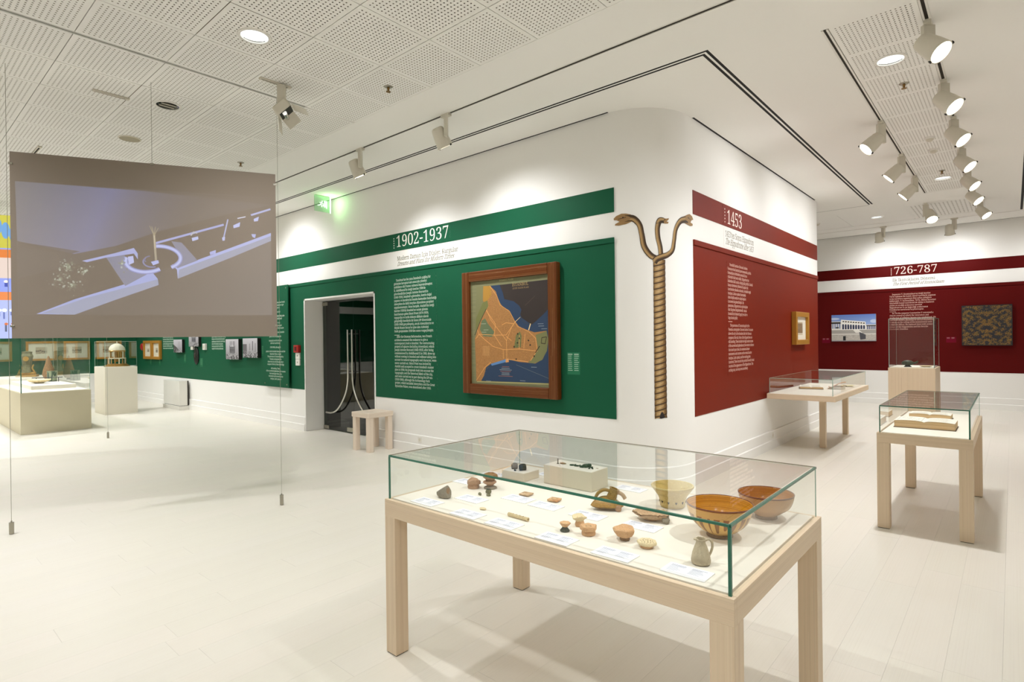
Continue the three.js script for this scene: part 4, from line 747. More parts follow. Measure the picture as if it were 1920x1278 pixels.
{ // photograph of a white arcaded grandstand
  const tex = canvasTex(900, 610, (x, W, Hh) => {
    const g = x.createLinearGradient(0, 0, 0, 260); g.addColorStop(0, '#5f7ec4'); g.addColorStop(1, '#9db4de'); x.fillStyle = g; x.fillRect(0, 0, W, Hh);
    x.fillStyle = 'rgba(235,238,245,0.6)'; x.beginPath(); x.ellipse(860, 160, 70, 40, 0, 0, 7); x.fill(); x.beginPath(); x.ellipse(60, 90, 110, 26, 0, 0, 7); x.fill();
    x.fillStyle = '#f2efe8'; x.beginPath(); x.moveTo(200, 110); x.lineTo(700, 170); x.lineTo(710, 350); x.lineTo(190, 350); x.fill();
    x.fillStyle = '#e6e2da'; x.fillRect(0, 150, 195, 200); x.fillRect(705, 235, 195, 120); x.fillStyle = '#2a2420'; x.fillRect(0, 165, 190, 40); x.fillRect(715, 250, 185, 22);
    for (let i = 0; i < 4; i++) { x.fillStyle = '#8793b4'; x.fillRect(12 + i * 48, 205, 30, 110); x.fillStyle = '#26211e'; x.fillRect(90, 280, 60, 30); }
    for (let i = 0; i < 5; i++) { x.fillStyle = '#4a5478'; x.fillRect(725 + i * 36, 272, 22, 70); }
    x.fillStyle = '#3a2a1c'; for (let i = 0; i < 9; i++) x.fillRect(232 + i * 52, 142 + i * 6, 34, 26);
    for (let i = 0; i < 9; i++) { const a = 225 + i * 53, y = 240 + i * 4; x.fillStyle = '#2c3350'; x.beginPath(); x.ellipse(a + 18, y, 19, 26, 0, Math.PI, 0); x.lineTo(a + 37, 335); x.lineTo(a, 335); x.fill(); }
    x.fillStyle = '#a8a29a'; x.fillRect(0, 350, W, 90); for (let i = 0; i < 6; i++) { x.fillStyle = i % 2 ? '#98928a' : '#b4aea6'; x.fillRect(0, 352 + i * 14, W, 7); }
    x.fillStyle = '#e8e4dc'; x.beginPath(); x.moveTo(440, 345); x.lineTo(560, 350); x.lineTo(640, 420); x.lineTo(500, 420); x.fill(); x.fillRect(0, 436, W, 16);
    x.fillStyle = '#b9b2a8'; x.fillRect(0, 452, W, 140); for (let i = 0; i < 400; i++) { x.fillStyle = rnd() < 0.5 ? 'rgba(120,110,104,0.25)' : 'rgba(230,224,216,0.3)'; x.fillRect(rnd() * W, rr(452, 585), rr(8, 30), rr(4, 9)); }
    x.fillStyle = '#15171c'; x.fillRect(240, 490, 55, 100); x.fillStyle = '#4b4a50'; x.beginPath(); x.moveTo(570, 400); x.lineTo(700, 460); x.lineTo(700, 560); x.lineTo(590, 575); x.fill(); x.fillStyle = '#8f8c92'; x.fillRect(0, 590, W, 20);
  });
  canvasPrint('colour photograph of a white arcaded grandstand under blue sky on dark red wall', 'far', -3.228, -2.33, 1.42, 2.042, 0.04, tex, 'colour_photograph', 'photograph', M.white);
  const tex2 = canvasTex(800, 830, (x, W, Hh) => {                                        // worn textile print: navy ground, mustard weave
    x.fillStyle = '#14161d'; x.fillRect(0, 0, W, Hh);
    for (let i = 0; i < 34000; i++) { const a = rnd() * W, b = rnd() * Hh, m = Math.abs(a - W / 2), n = noise.noise(m * 0.014, b * 0.016, 3.1) + 0.8 * noise.noise(m * 0.06, b * 0.07, 7.7) + 0.3 * noise.noise(a * 0.15, b * 0.15, 1.7); if (n > 0.02) { x.fillStyle = `rgba(${136 + rnd() * 48},${100 + rnd() * 32},${28 + rnd() * 18},0.7)`; x.fillRect(a, b, rr(3, 9), rr(2, 5)); } else if (rnd() < 0.2) { x.fillStyle = 'rgba(44,50,64,0.6)'; x.fillRect(a, b, rr(4, 12), rr(2, 5)); } }
    x.fillStyle = '#0e0f15'; x.fillRect(0, 0, W, 14); x.fillRect(0, Hh - 14, W, 14); x.fillRect(0, 0, 14, Hh); x.fillRect(W - 14, 0, 14, Hh);
  });
  canvasPrint('dark navy and mustard worn textile print on the far red wall', 'far', -0.795, 0.007, 1.315, 2.148, 0.06, tex2, 'textile_print', 'print');
}
function framedPicture(name, label, w, h, fw, depth, tex, place, mount = 0.0, frameMat = M.gold, group) {
  const t = thing(name, label, 'picture', [0, 0, 0], 0, group); place(t);
  const F = (a, b, c, d) => bx(a, b, c, d, 0, depth, 0.006);
  for (const q of [[-w / 2, -w / 2 + fw, -h / 2, h / 2], [w / 2 - fw, w / 2, -h / 2, h / 2], [-w / 2 + fw, w / 2 - fw, -h / 2, -h / 2 + fw], [-w / 2 + fw, w / 2 - fw, h / 2 - fw, h / 2]]) part('frame_rail', F(...q), frameMat, t);
  part('picture_sheet', new THREE.BoxGeometry(w - 2 * fw + 0.004, h - 2 * fw + 0.004, 0.004).translate(0, 0, depth * 0.4), std({ map: tex, roughness: 0.5 }), t);
  return t;
}
const mounted = (W, Hh, a, b, c, d, seed2) => canvasTex(W, Hh, (x) => {
  x.fillStyle = '#ded9c6'; x.fillRect(0, 0, W, Hh); x.fillStyle = '#b7a98f'; x.fillRect(a * W, b * Hh, (c - a) * W, (d - b) * Hh);
  for (let i = 0; i < 500; i++) { const v = rnd(); x.fillStyle = v < 0.5 ? 'rgba(60,48,38,0.35)' : 'rgba(205,192,165,0.4)'; const yy = b + (d - b) * (0.35 + 0.65 * rnd()); x.fillRect((a + (c - a) * rnd() * 0.97) * W, yy * Hh, rr(2, 12), rr(2, 7)); }
  x.fillStyle = 'rgba(60,44,34,0.6)'; for (let i = 0; i < 6; i++) x.fillRect((a + (c - a) * (i / 6)) * W, (b + (d - b) * rr(0.4, 0.6)) * Hh, (c - a) * W * 0.14, (d - b) * Hh * 0.22);
});
{
  const W = (z0, z1, y0, y1) => (t) => { t.position.set(XW + 0.005, (y0 + y1) / 2, (z0 + z1) / 2); t.rotation.y = Math.PI / 2; };
  const L = ['gold framed landscape print farthest left on the back green wall', 'gold framed landscape print second from the left, seen through the glass showcase', 'gold framed landscape print with dark small picture, third from left', 'gold framed landscape print behind the domed model, rightmost of the row'];
  const Z = [[-1.82, -2.42], [-2.68, -3.3], [-3.44, -4.0], [-4.15, -4.72]];
  Z.forEach(([a, b], i) => framedPicture('framed_print', L[i], a - b, 0.49, 0.05, 0.06, mounted(400, 330, i === 3 ? 0.2 : 0.28, 0.25, i === 3 ? 0.85 : 0.72, 0.68, i), W(b, a, 1.16, 1.65)));
  const N = (x0, x1, y0, y1) => (t) => t.position.set((x0 + x1) / 2, (y0 + y1) / 2, ZG + 0.006);
  framedPicture('framed_print', 'narrow gold framed drawing with white mount, left of the close pair', 0.65, 0.49, 0.07, 0.06, mounted(330, 400, 0.35, 0.4, 0.65, 0.66, 5), N(-17.77, -17.12, 1.15, 1.64));
  framedPicture('framed_print', 'narrow gold framed drawing with white mount, right of the close pair', 0.63, 0.49, 0.07, 0.06, mounted(330, 400, 0.35, 0.35, 0.65, 0.7, 6), N(-17.09, -16.46, 1.15, 1.64));
  const tex = canvasTex(400, 480, (x, w, h) => { x.fillStyle = '#e6e0d2'; x.fillRect(0, 0, w, h); x.fillStyle = '#b9a88e'; x.fillRect(30, 110, 250, 90); x.fillStyle = '#8a7257'; x.fillRect(30, 140, 250, 200); for (let i = 0; i < 900; i++) { x.fillStyle = rnd() < 0.5 ? 'rgba(70,52,34,0.4)' : 'rgba(190,164,130,0.4)'; x.fillRect(rr(30, 272), rr(120, 335), rr(2, 9), rr(2, 6)); } x.fillStyle = '#cdbfa6'; x.fillRect(30, 345, 250, 35); });
  framedPicture('framed_print', 'small gold framed antique print on the red wall near its end', 0.74, 0.505, 0.075, 0.07, tex, (t) => { t.position.set(XR + 0.006, 1.675, -9.7); t.rotation.y = Math.PI / 2; });
}

// ------------------------------------------------------------------ stool
{
  const t = thing('stool', 'small square whitewashed wooden stool in front of the glass door', 'stool', [-6.92, 0, -4.82]);
  const s = 0.2, h = 0.548, lw = 0.075;
  part('seat', bx(-s - 0.01, s + 0.01, h - 0.07, h, -s - 0.01, s + 0.01, 0.006), M.stool, t);
  for (const [a, b] of [[-1, 1], [1, 1], [-1, -1], [1, -1]]) part('leg', bx(a > 0 ? s - lw : -s, a > 0 ? s : -s + lw, 0, h - 0.068, b > 0 ? s - lw : -s, b > 0 ? s : -s + lw, 0.005), M.stool, t);
}

// ------------------------------------------------------------------ showcases
// glass hood: four panes, a top pane and the visible ground edges
function hood(t, x0, x1, z0, z1, y0, y1, edgeMat = M.edge, e = 0.008) {
  const glass = (w, h) => new THREE.PlaneGeometry(w, h);
  const cx = (x0 + x1) / 2, cz = (z0 + z1) / 2, w = x1 - x0, d = z1 - z0, h = y1 - y0;
  const hd = part('glass_hood', glass(w, d).rotateX(-Math.PI / 2).translate(cx, y1 - e / 2, cz), M.glass, t);
  part('pane', glass(w, h).translate(cx, (y0 + y1) / 2, z1), M.glass, hd); part('pane', glass(w, h).rotateY(Math.PI).translate(cx, (y0 + y1) / 2, z0), M.glass, hd);
  part('pane', glass(d, h).rotateY(Math.PI / 2).translate(x1, (y0 + y1) / 2, cz), M.glass, hd); part('pane', glass(d, h).rotateY(-Math.PI / 2).translate(x0, (y0 + y1) / 2, cz), M.glass, hd);
  const ed = (a, b, c, dd, f, g2) => bx(a, b, c, dd, f, g2);
  const k2 = 0.45;
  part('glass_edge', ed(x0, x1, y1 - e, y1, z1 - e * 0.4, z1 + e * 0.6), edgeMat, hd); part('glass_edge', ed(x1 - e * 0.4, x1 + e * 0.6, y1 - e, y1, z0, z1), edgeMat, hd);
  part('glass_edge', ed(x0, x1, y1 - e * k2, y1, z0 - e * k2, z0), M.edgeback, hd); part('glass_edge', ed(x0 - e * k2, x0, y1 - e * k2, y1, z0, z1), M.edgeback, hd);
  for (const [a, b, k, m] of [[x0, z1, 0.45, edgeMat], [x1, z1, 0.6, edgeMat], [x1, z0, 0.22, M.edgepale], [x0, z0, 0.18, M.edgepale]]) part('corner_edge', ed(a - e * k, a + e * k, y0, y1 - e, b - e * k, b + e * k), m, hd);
  return hd;
}
function tableCase(label, X0c, X1c, Z0c, Z1c, top, lw, ap, glassTop, inset = 0.018) {
  const cx = (X0c + X1c) / 2, cz = (Z0c + Z1c) / 2, t = thing('table_showcase', label, 'showcase', [cx, 0, cz]), a = (X1c - X0c) / 2, b = (Z1c - Z0c) / 2;
  for (const [sx, sz] of [[-1, 1], [1, 1], [-1, -1], [1, -1]]) part('leg', bx(sx > 0 ? a - lw : -a, sx > 0 ? a : -a + lw, 0.004, top - ap + 0.001, sz > 0 ? b - lw : -b, sz > 0 ? b : -b + lw, 0.003), M.wood, t);
  parts('leg_pad', [[-1, 1], [1, 1], [-1, -1], [1, -1]].map(([sx, sz]) => bx(sx > 0 ? a - lw + 0.004 : -a + 0.004, sx > 0 ? a - 0.004 : -a + lw - 0.004, 0, 0.005, sz > 0 ? b - lw + 0.004 : -b + 0.004, sz > 0 ? b - 0.004 : -b + lw - 0.004)), M.slotdark, t);
  const fr = (x0, x1, z0, z1) => bx(x0, x1, top - ap, top, z0, z1, 0.002);
  part('apron', fr(-a, a, b - 0.022, b), M.wood, t); part('apron', fr(-a, a, -b, -b + 0.022), M.wood, t); part('apron', fr(a - 0.022, a, -b + 0.022, b - 0.022), M.wood, t); part('apron', fr(-a, -a + 0.022, -b + 0.022, b - 0.022), M.wood, t);
  part('underside_board', bx(-a + 0.022, a - 0.022, top - ap + 0.01, top - 0.03, -b + 0.022, b - 0.022), M.wood, t);
  part('display_deck', bx(-a + 0.028, a - 0.028, top - 0.03, top + 0.003, -b + 0.028, b - 0.028, 0.002), M.deck, t);
  hood(t, -a + inset, a - inset, -b + inset, b - inset, top - 0.004, glassTop);
  return t;
}
tableCase('large wooden table showcase with glass hood full of pottery in the foreground', -2.36, -0.63, -2.745, -1.71, 0.765, 0.078, 0.085, 0.982);
tableCase('narrow wooden table showcase holding two open books in the right aisle', -0.83, -0.222, -7.08, -5.395, 0.768, 0.085, 0.08, 0.986, 0.02);
{ // wall-hung case
  const t = thing('wall_showcase', 'two-legged wooden showcase fixed to the red wall with low glass hood', 'showcase', [XR, 0, -9.15]);
  const d = 0.855, b = 1.1;
  part('tray_frame', [bx(0.032, d, 0.715, 0.785, b - 0.03, b, 0.002), bx(0.032, d, 0.715, 0.785, -b, -b + 0.03, 0.002), bx(d - 0.03, d, 0.715, 0.785, -b + 0.03, b - 0.03, 0.002)], M.wood, t);
  part('underside_board', bx(0.032, d - 0.03, 0.72, 0.745, -b + 0.03, b - 0.03), M.wood, t);
  part('display_deck', bx(0.032, d - 0.03, 0.745, 0.786, -b + 0.03, b - 0.03), M.deck, t);
  for (const z of [0.35, -1.07]) part('leg', bx(0.505, 0.58, 0, 0.72, z - 0.04, z + 0.04, 0.003), M.wood, t);
  hood(t, 0.06, d - 0.035, -b + 0.04, b - 0.03, 0.783, 0.995, M.edgepale, 0.006);
}
{ // tall plinth by the far wall
  const t = thing('plinth_showcase', 'tall wooden plinth with high glass hood in front of the far red wall', 'showcase', [-1.335, 0, -12.55]);
  part('plinth', bx(-0.34, 0.34, 0, 0.97, -0.45, 0.45, 0.003), M.wood, t); part('display_deck', bx(-0.31, 0.31, 0.97, 0.985, -0.42, 0.42), M.deck, t);
  hood(t, -0.325, 0.325, -0.435, 0.435, 0.97, 1.845, M.edgepale, 0.008);
}
{ // long white block case on the left
  const t = thing('block_showcase', 'low long white block showcase with tall glass at the left', 'showcase', [-14.45, 0, -2.285]);
  part('block', bx(-1.55, 1.55, 0, 0.72, -0.505, 0.505, 0.003), std({ color: 0xd9d0b4, roughness: 0.7 }), t); part('display_deck', bx(-1.52, 1.52, 0.72, 0.728, -0.475, 0.475), M.deck, t);
  part('raised_board', bx(-1.4, 0.85, 0.728, 0.8, -0.42, 0.25, 0.002), M.deck, t);
  hood(t, -1.54, 1.54, -0.49, 0.49, 0.72, 1.86, M.edge, 0.012);
}
{
  const t = thing('block_showcase', 'white block showcase behind, cut by the left edge of the picture', 'showcase', [-17.3, 0, -1.95]);
  part('block', bx(-0.7, 0.65, 0, 0.815, -1.05, 1.05, 0.003), M.mattwhite, t); part('display_deck', bx(-0.67, 0.62, 0.815, 0.823, -1.0, 1.0), M.deck, t);
  hood(t, -0.68, 0.63, -1.02, 1.02, 0.815, 1.86, M.edge, 0.01);
}
{
  const t = thing('plinth_showcase', 'tall white plinth with glass hood carrying the domed model', 'showcase', [-15.4, 0, -3.8]);
  part('plinth', bx(-0.43, 0.43, 0, 1.05, -0.31, 0.31, 0.004), std({ color: 0xe3dccb, roughness: 0.7 }), t); part('display_deck', bx(-0.4, 0.4, 1.05, 1.056, -0.29, 0.29), M.mattwhite, t);
  hood(t, -0.42, 0.42, -0.3, 0.3, 1.05, 1.62, M.edgepale, 0.008);
}
{ // white cabinet standing against the green wall
  const t = thing('floor_cabinet', 'white floor cabinet with plinth base against the far green wall', 'cabinet', [-15.1, 0, ZG + 0.032]);
  part('body', bx(-0.55, 0.5, 0.1, 0.675, 0, 0.2, 0.004), M.white, t); part('base', bx(-0.56, 0.51, 0, 0.09, 0, 0.215, 0.003), M.white, t); part('shadow_gap', bx(-0.53, 0.48, 0.088, 0.102, 0, 0.185), M.slotdark, t);
  part('end_panel', bx(0.5, 0.512, 0.1, 0.675, 0.03, 0.19, 0.002), M.white, t); part('back_gap', bx(0.49, 0.508, 0.1, 0.675, 0, 0.028), M.slotdark, t);
}
// ------------------------------------------------------------------ finds in the large showcase
const DY = 0.769;                       // top of the display deck
const clayTex = (base, specks, n = 1400) => canvasTex(256, 256, (x, w, h) => { x.fillStyle = base; x.fillRect(0, 0, w, h); for (let i = 0; i < n; i++) { x.fillStyle = specks[Math.floor(rnd() * specks.length)]; x.beginPath(); x.ellipse(rnd() * w, rnd() * h, rr(0.6, 5), rr(0.5, 3), rnd() * 3, 0, 7); x.fill(); } }, [1, 1]);
const K = {
  grey: std({ map: clayTex('#8d8370', ['rgba(60,54,44,0.25)', 'rgba(180,170,150,0.3)']), roughness: 0.85 }),
  pink: std({ map: clayTex('#b08a6a', ['rgba(90,60,40,0.3)', 'rgba(216,184,152,0.35)']), roughness: 0.8 }),
  brown: std({ map: clayTex('#8a6a45', ['rgba(60,40,20,0.3)', 'rgba(190,150,100,0.3)']), roughness: 0.6 }),
  green: std({ map: clayTex('#6f6c4c', ['rgba(40,40,24,0.35)', 'rgba(150,146,110,0.3)']), roughness: 0.7 }),
  terra: std({ map: clayTex('#d6a878', ['rgba(140,84,44,0.25)', 'rgba(240,212,170,0.45)', 'rgba(160,96,50,0.3)']), roughness: 0.65 }),
  ivory: std({ map: clayTex('#e2cfa4', ['rgba(150,118,70,0.25)', 'rgba(250,240,214,0.4)']), roughness: 0.6 }),
  tile: std({ map: clayTex('#c3a37e', ['rgba(120,86,52,0.3)', 'rgba(230,206,172,0.4)']), roughness: 0.8 }),
  glaze: std({ map: clayTex('#a87f3c', ['rgba(90,60,20,0.35)', 'rgba(220,184,110,0.4)', 'rgba(120,110,50,0.3)']), roughness: 0.28 }),
  jug: std({ map: clayTex('#c2b294', ['rgba(130,108,76,0.2)', 'rgba(220,208,178,0.3)', 'rgba(120,112,92,0.12)'], 900), roughness: 0.55 }),
  bronze: std({ map: clayTex('#3b4030', ['rgba(16,18,12,0.4)', 'rgba(96,110,80,0.4)']), roughness: 0.55, metalness: 0.3 }),
  bone: std({ map: clayTex('#d8c294', ['rgba(140,104,58,0.3)', 'rgba(246,232,198,0.4)']), roughness: 0.6 }),
};
// lumpy broken solid: displaced ball, cut by planes [nx, ny, nz, d], resting on y = 0
function lump(rx, ry, rz, sd, cuts = [], amp = 0.12, detail = 4) {
  let g = new THREE.IcosahedronGeometry(1, detail); g = mergeVertices(g.deleteAttribute('normal').deleteAttribute('uv')); const p = g.attributes.position, v = new THREE.Vector3();
  for (let i = 0; i < p.count; i++) {
    v.fromBufferAttribute(p, i); const k = 1 + amp * noise.noise(v.x * 1.6 + sd, v.y * 1.6, v.z * 1.6) + amp * 0.4 * noise.noise(v.x * 5 + sd, v.y * 5, v.z * 5); v.multiplyScalar(k);
    for (const [a, b, c, d] of cuts) { const l = Math.hypot(a, b, c), t = (v.x * a + v.y * b + v.z * c) / l - d; if (t > 0) { v.x -= (a / l) * t; v.y -= (b / l) * t; v.z -= (c / l) * t; } }
    if (v.y < -0.75) v.y = -0.75; p.setXYZ(i, v.x * rx, v.y * ry, v.z * rz);
  }
  const out = toCreasedNormals(g, 0.5); out.computeBoundingBox(); out.translate(0, -out.boundingBox.min.y, 0); return uvMetres(out).scale(1, 1, 1);
}
// turned fragment whose rim is broken unevenly
function turned(prof, sd, amp, sectors = 48, arc = Math.PI * 2) {
  const g = new THREE.LatheGeometry(prof.map((p) => new THREE.Vector2(...p)), sectors, 0, arc), p = g.attributes.position, top = Math.max(...prof.map((q) => q[1]));
  for (let i = 0; i < p.count; i++) { const x = p.getX(i), y = p.getY(i), z = p.getZ(i), a = Math.atan2(z, x), t = Math.pow(Math.max(0, y / top), 1.5), n = noise.noise(Math.cos(a) * 1.7 + sd, Math.sin(a) * 1.7, sd * 0.37) + 0.22 * noise.noise(Math.cos(a) * 4 + sd, Math.sin(a) * 4, 1.3), k = 1 + amp * t * n; p.setXYZ(i, x * k, y * (1 + amp * 0.9 * t * noise.noise(Math.cos(a) * 2.4, Math.sin(a) * 2.4, sd + 5)), z * k); }
  return toCreasedNormals(g, 0.7);
}
// broken vessel piece: round below, breaking to a polygon outline; levels are [radius, height, roundness 0 or polygon 1]
function chunk(R, k, sd, levels, saddle = 0, N = 72) {
  const rad = Array.from({ length: k }, (_, i) => 0.86 + 0.28 * Math.abs(Math.sin(sd * 7.3 + i * 2.7))), off = sd;
  const pr = (a) => { const f = (((a + off) / (Math.PI * 2)) * k) % k, i = Math.floor(f), t = f - i, a0 = (i / k) * 6.2832, a1 = ((i + 1) / k) * 6.2832, r0 = rad[i], r1 = rad[(i + 1) % k], x0 = r0 * Math.cos(a0), y0 = r0 * Math.sin(a0), x1 = r1 * Math.cos(a1), y1 = r1 * Math.sin(a1); return Math.hypot(x0 + (x1 - x0) * t, y0 + (y1 - y0) * t); };
  const pos = [], uv = [], idx = [];
  levels.forEach(([s, y, b = 0], l) => { for (let i = 0; i <= N; i++) { const a = (i / N) * Math.PI * 2, r = R * s * (1 + b * (pr(a) - 1)) * (1 + 0.02 * noise.noise(Math.cos(a) * 6 + sd, Math.sin(a) * 6, l)); pos.push(Math.cos(a) * r, y + b * saddle * Math.cos(2 * a + sd) * Math.min(1, s), Math.sin(a) * r); uv.push((i / N) * 2, l * 0.35); } });
  for (let l = 1; l < levels.length; l++) for (let i = 0; i < N; i++) { const p = (l - 1) * (N + 1) + i, q = p + N + 1; idx.push(p, q, p + 1, q, q + 1, p + 1); }
  const g = new THREE.BufferGeometry(); g.setAttribute('position', new THREE.Float32BufferAttribute(pos, 3)); g.setAttribute('uv', new THREE.Float32BufferAttribute(uv, 2)); g.setIndex(idx); return toCreasedNormals(g, 0.55);
}
const uvScale = (g, k) => { const uv = g.attributes.uv; for (let i = 0; i < uv.count; i++) uv.setXY(i, uv.getX(i) * k, uv.getY(i) * k); return g; };
const lumpy = (...a) => uvScale(lump(...a), 12);

{
  let t = thing('pottery_shard', 'rounded grey pottery shard standing at the left end of the large showcase', 'shard', [-2.125, DY, -1.9], 0.3);
  part('body', lumpy(0.042, 0.036, 0.028, 3.1, [[1, 0.3, 0.1, 0.5], [0.2, 0.2, 1, 0.7], [-0.7, 1, 0.1, 0.62]], 0.12), K.grey, t); part('broken_edge', lumpy(0.006, 0.026, 0.017, 8.2, [], 0.2, 3).translate(0.0175, 0.006, -0.002), K.brown, t);
  t = thing('pottery_shard', 'pinkish sherd with concave broken rim, left of the tiered foot', 'shard', [-2.15, DY, -2.125], 0.4);
  part('foot', turned([[0, 0], [0.03, 0], [0.032, 0.008], [0.029, 0.018], [0, 0.018]], 2, 0.1), K.pink, t);
  part('wall', chunk(0.036, 6, 4.4, [[0.8, 0.016, 0], [0.86, 0.02, 0.4], [1.02, 0.026, 1], [0.98, 0.042, 1], [0.86, 0.045, 1], [0.55, 0.036, 1], [0, 0.032, 1]], 0.006), K.pink, t);
  t = thing('pottery_shard', 'brown three-tiered vessel foot behind the small green fragments', 'shard', [-2.075, DY, -2.175]);
  part('foot', turned([[0, 0], [0.034, 0], [0.034, 0.006], [0.016, 0.016], [0, 0.018]], 1, 0.08), K.grey, t); part('stem', chunk(0.036, 8, 6, [[0.4, 0.014, 0], [0.55, 0.02, 0.3], [1.0, 0.031, 0.6], [0.98, 0.036, 0.6], [0.6, 0.044, 0.3], [0, 0.046, 0]]), K.pink, t);
  part('bowl', chunk(0.038, 6, 9, [[0.5, 0.042, 0], [0.66, 0.048, 0.5], [1.0, 0.058, 1], [0.9, 0.074, 1], [0.62, 0.08, 1], [0.5, 0.076, 1], [0.35, 0.06, 1], [0, 0.058, 1]]), K.brown, t);
  t = thing('pottery_shard', 'small olive green glazed block, largest of the three tiny fragments', 'shard', [-2.012, DY, -2.095], 0.2); part('body', lumpy(0.018, 0.016, 0.013, 1.2, [[1, 0.1, 0, 0.7], [-1, 0.4, 0.2, 0.7], [0, 1, 0.2, 0.6]], 0.1, 3), K.green, t); part('glazed_top', lumpy(0.014, 0.003, 0.01, 2.2, [], 0.1, 2).translate(0, 0.02, 0), K.bronze, t);
  t = thing('pottery_shard', 'tiny oval olive fragment left of the glazed green block', 'shard', [-2.024, DY, -2.045]); part('body', lumpy(0.01, 0.008, 0.007, 5, [], 0.2, 2), K.green, t);
  t = thing('pottery_shard', 'tiny flat grey green fragment in front of the glazed block', 'shard', [-1.977, DY, -2.06], 0.3); part('body', lumpy(0.013, 0.006, 0.009, 7, [[1, 0, 0, 0.7]], 0.15, 2), K.green, t);
  t = thing('square_tile', 'small flat square clay tile lying on a card, left of two', 'tile', [-1.84, DY + 0.003, -2.19], 0.1); part('slab', bx(-0.028, 0.028, 0, 0.007, -0.026, 0.026, 0.002), K.tile, t);
  t = thing('square_tile', 'small square clay tile with slightly raised pattern, right of two', 'tile', [-1.667, DY + 0.003, -2.195], 0.15); part('slab', bx(-0.027, 0.027, 0, 0.009, -0.025, 0.025, 0.002), K.terra, t); part('raised_pattern', new THREE.TorusGeometry(0.014, 0.002, 6, 24).rotateX(Math.PI / 2).translate(0, 0.009, 0), K.tile, t);
  t = thing('oval_piece', 'pale cream oval piece lying behind a white card near the front left', 'fragment', [-1.842, DY, -1.88]); part('body', lumpy(0.019, 0.005, 0.012, 4, [], 0.08, 3), K.ivory, t);
  t = thing('bone_tube', 'slender bone tube with finger holes lying behind a white card', 'tube', [-1.626, DY + 0.0085, -1.879], -0.04);
  part('tube', latheGeo([[0.0046, -0.058], [0.0086, -0.058], [0.0078, -0.03], [0.0076, 0.02], [0.0088, 0.058], [0.0046, 0.058], [0.0046, -0.058]], 18, 0.5).rotateZ(Math.PI / 2), K.bone, t);
  parts('finger_hole', [-0.03, -0.01, 0.01, 0.03].map((x) => cyl(0.0022, 0.0022, 0.001, x, 0.0076, 0, 10)), K.brown, t);
  // glazed spout fragment: curved wall, loop handle, spout
  t = thing('spout_fragment', 'olive brown glazed jug fragment with loop handle and curved spout', 'fragment', [-1.405, DY, -2.24], 0.55);
  { const g = new THREE.SphereGeometry(0.078, 32, 14, 0, Math.PI * 2, 0.0, 1.15), p = g.attributes.position; for (let i = 0; i < p.count; i++) { const x = p.getX(i), z = p.getZ(i), a = Math.atan2(z, x), r = Math.hypot(x, z), k = 1 + 0.28 * noise.noise(Math.cos(a) * 2, Math.sin(a) * 2, 4.2) * (r / 0.07); p.setXYZ(i, x * k * 0.98, (p.getY(i) - 0.026) * 0.95 + 0.012, z * k * 0.6); }
    const inner = g.clone().scale(0.92, 0.86, 0.92).translate(0, -0.002, 0); part('curved_wall', [toCreasedNormals(g, 0.6), toCreasedNormals(inner, 0.6)], K.glaze, t);
    part('loop_handle', tubeGeo([[-0.05, 0.046, 0.005], [-0.035, 0.075, 0.008], [-0.008, 0.09, 0.008], [0.02, 0.082, 0.004], [0.026, 0.06, 0]], 0.0075, 24, 10), K.glaze, t);
    part('neck', latheGeo([[0.012, 0], [0.024, 0], [0.02, 0.03], [0.024, 0.046], [0.018, 0.046], [0.012, 0.02], [0.012, 0]], 24).rotateZ(-0.35).translate(0.024, 0.052, 0), K.glaze, t);
    part('spout', tubeGeo([[0.035, 0.07, 0], [0.056, 0.078, 0.004], [0.074, 0.07, 0.006], [0.086, 0.052, 0.008]], 0.009, 16, 12), K.glaze, t);
    parts('broken_foot', [lumpy(0.014, 0.016, 0.01, 3, [], 0.2, 2).translate(0.056, 0, 0.03), lumpy(0.01, 0.012, 0.01, 6, [], 0.2, 2).translate(-0.03, 0.006, 0.012)], K.pink, t); }
  t = thing('pottery_shard', 'flat shell-like sherd with radiating ribs and pointed edge beside the yellow bowl', 'shard', [-1.17, DY, -2.225], 0.3);
  { const g = new THREE.SphereGeometry(0.1, 48, 16, 0, Math.PI * 2, Math.PI * 0.72, Math.PI * 0.28), p = g.attributes.position; for (let i = 0; i < p.count; i++) { const x = p.getX(i), z = p.getZ(i), a = Math.atan2(z, x), r = Math.hypot(x, z), k = 1 + 0.3 * noise.noise(Math.cos(a) * 1.6 + 3, Math.sin(a) * 1.6, 2.2) * (r / 0.06); p.setXYZ(i, x * k * 0.98, (p.getY(i) + 0.1) * 0.75 + 0.008 + 0.0018 * Math.sin(a * 22) * (r / 0.06), z * k * 0.66); }
    const un = g.clone().scale(1.02, 1, 1.02).translate(0, -0.005, 0); part('ribbed_shell', [toCreasedNormals(g, 0.7), toCreasedNormals(un, 0.7)], K.tile, t); part('foot', lumpy(0.03, 0.006, 0.022, 3, [], 0.1, 3), K.pink, t); part('turned_edge', lumpy(0.016, 0.02, 0.012, 2.7, [[0, 1, 0.6, 0.4]], 0.2, 3).translate(0.066, 0.0, 0.026), K.grey, t); }
  const foot = (x, z, r, label, turn, mats, base, bowlLv, k, sd, ringY, saddle = 0) => { const q = thing('footed_sherd', label, 'shard', [x, DY, z], turn);
    part('foot_ring', chunk(r, 12, sd, base), mats[0], q); part('broken_bowl', chunk(r, k, sd, bowlLv, saddle), mats[1], q);
    part('incised_rim', new THREE.TorusGeometry(r * 0.34, r * 0.04, 6, 30).rotateX(Math.PI / 2).scale(1, 0.5, 1).translate(0, ringY, 0), mats[2], q); return q; };
